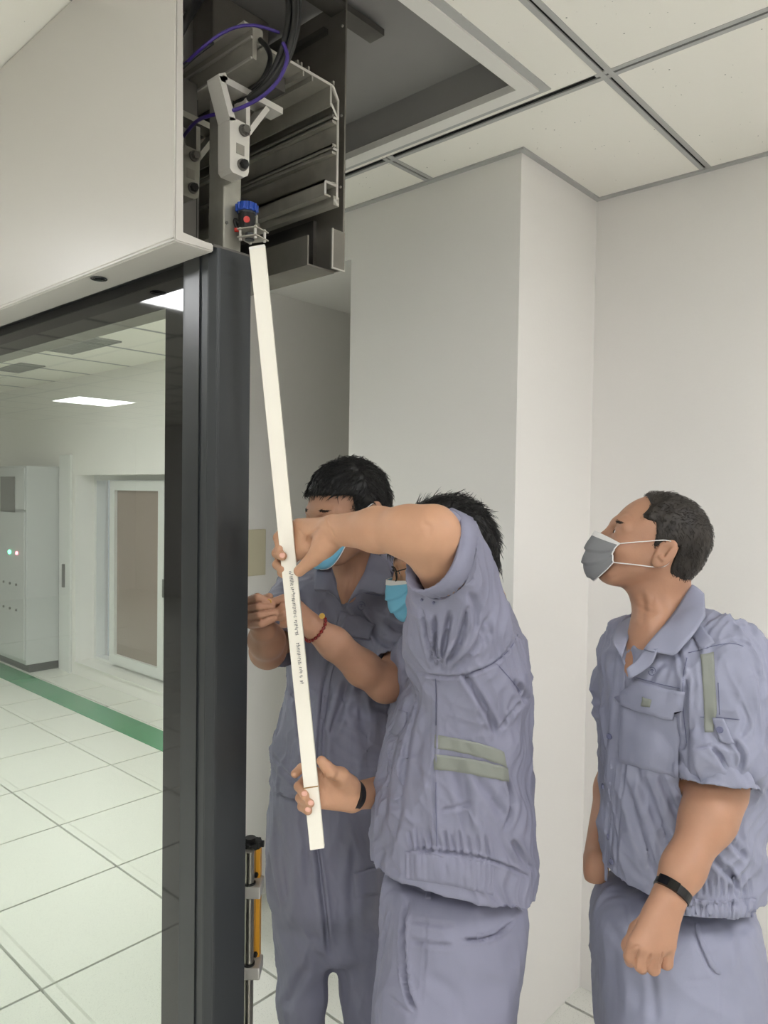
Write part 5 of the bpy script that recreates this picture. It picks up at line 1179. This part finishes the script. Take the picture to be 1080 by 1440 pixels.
    # trousers
    T = Field([lo2[0]-.05, lo2[1]-.05, ZF], [hi2[0]+.05, hi2[1]+.05, W(450, 1085, t0)[2]], .005); t1 = 1.87
    T.loft(rowz([(1090, 384, 545, t1, .11), (1120, 378, 545, t1, .125), (1170, 374, 546, t1, .135), (1210, 374, 543, t1, .14), (1250, 382, 540, t1, .14), (1290, 393, 538, t1, .105), (1345, 394, 536, t1, .072)]), 0, .03)
    T.chain(J((425, 1240, t1-.02), (428, 1300, t1-.02), (425, 1400, t1-.02), (424, 1500, t1-.02)), [.085, .072, .060, .056], k=.03)
    T.chain(J((500, 1240, t1+.02), (505, 1300, t1+.02), (512, 1400, t1+.02), (518, 1500, t1+.02)), [.085, .078, .063, .060], k=.02)
    T.chain(J((464, 1332, t1), (465, 1356, t1)), [.040, .010], k=.03)
    for x, t in ((424, t1-.02), (518, t1+.02)):
        c = W(x, 1500, t); T.chain([c, c*[1, 1, 0]+[0, 0, ZF+.05]], [.058, .068], k=.02)
    V, Q = shell(T, 61, .0045, [([(440, 1165), (450, 1230), (458, 1300), (463, 1345)], 3, .014), ([(385, 1150), (400, 1220), (402, 1290)], 6, .008), ([(500, 1180), (495, 1260), (500, 1340)], 6, .007), ([(430, 1360), (415, 1390), (400, 1420)], 6, .008), ([(425, 1130), (432, 1190), (434, 1260)], 5, .006), ([(374, 1190), (382, 1240), (394, 1288)], 3, .008)])
    tr = link('trousers', np_mesh(V, Q), 'cloth_b', P); b = bvh_of(V, Q)
    patch('thigh_pocket', b, [(497, 1228), (528, 1218)], [(500, 1262), (530, 1258)], 'cloth_b', tr, .004, .003, 8, 8)
    shoes(P, [(W(424, 1500, t1-.02), 225), (W(518, 1500, t1+.02), 235)])
    # red bead bracelet
    d, a, b_ = frame_of(W(470, 905, 1.575)-wl); c = W(444, 885, 1.553)
    br = tube('bracelet', [c+(a*math.cos(t)+b_*math.sin(t))*.0285 for t in np.linspace(0, 2*math.pi, 30)], .0018, 'bead', P, 6)
    for i in range(20):
        t = i*2*math.pi/20; q = c+(a*math.cos(t)+b_*math.sin(t))*.0295; bm = bmesh.new(); bmesh.ops.create_icosphere(bm, subdivisions=1, radius=.0042)
        for v in bm.verts: v.co += Vector(q)
        link('bead', to_me(bm), 'bead', br, smooth=True)
    q = W(453, 866, 1.532); cyl('charm', q, -FW, .006, .003, 'gold', br, 14)
man_left()
rg = tube('small_ring', [W(378, 846, 1.507)+(RT*math.cos(t)+np.array([0, 0, 1])*math.sin(t))*.0045 for t in np.linspace(0, 2*math.pi, 20)], .0011, 'gold', None, 6)
tag(rg, 'small golden ring pinched between the fingertips left of the strip', 'ring')
# ---------------------------------------------------------------- lift the whole scene so that the floor is z = 0
for o in list(S.objects):
    if o.parent is None: o.location.z += .10
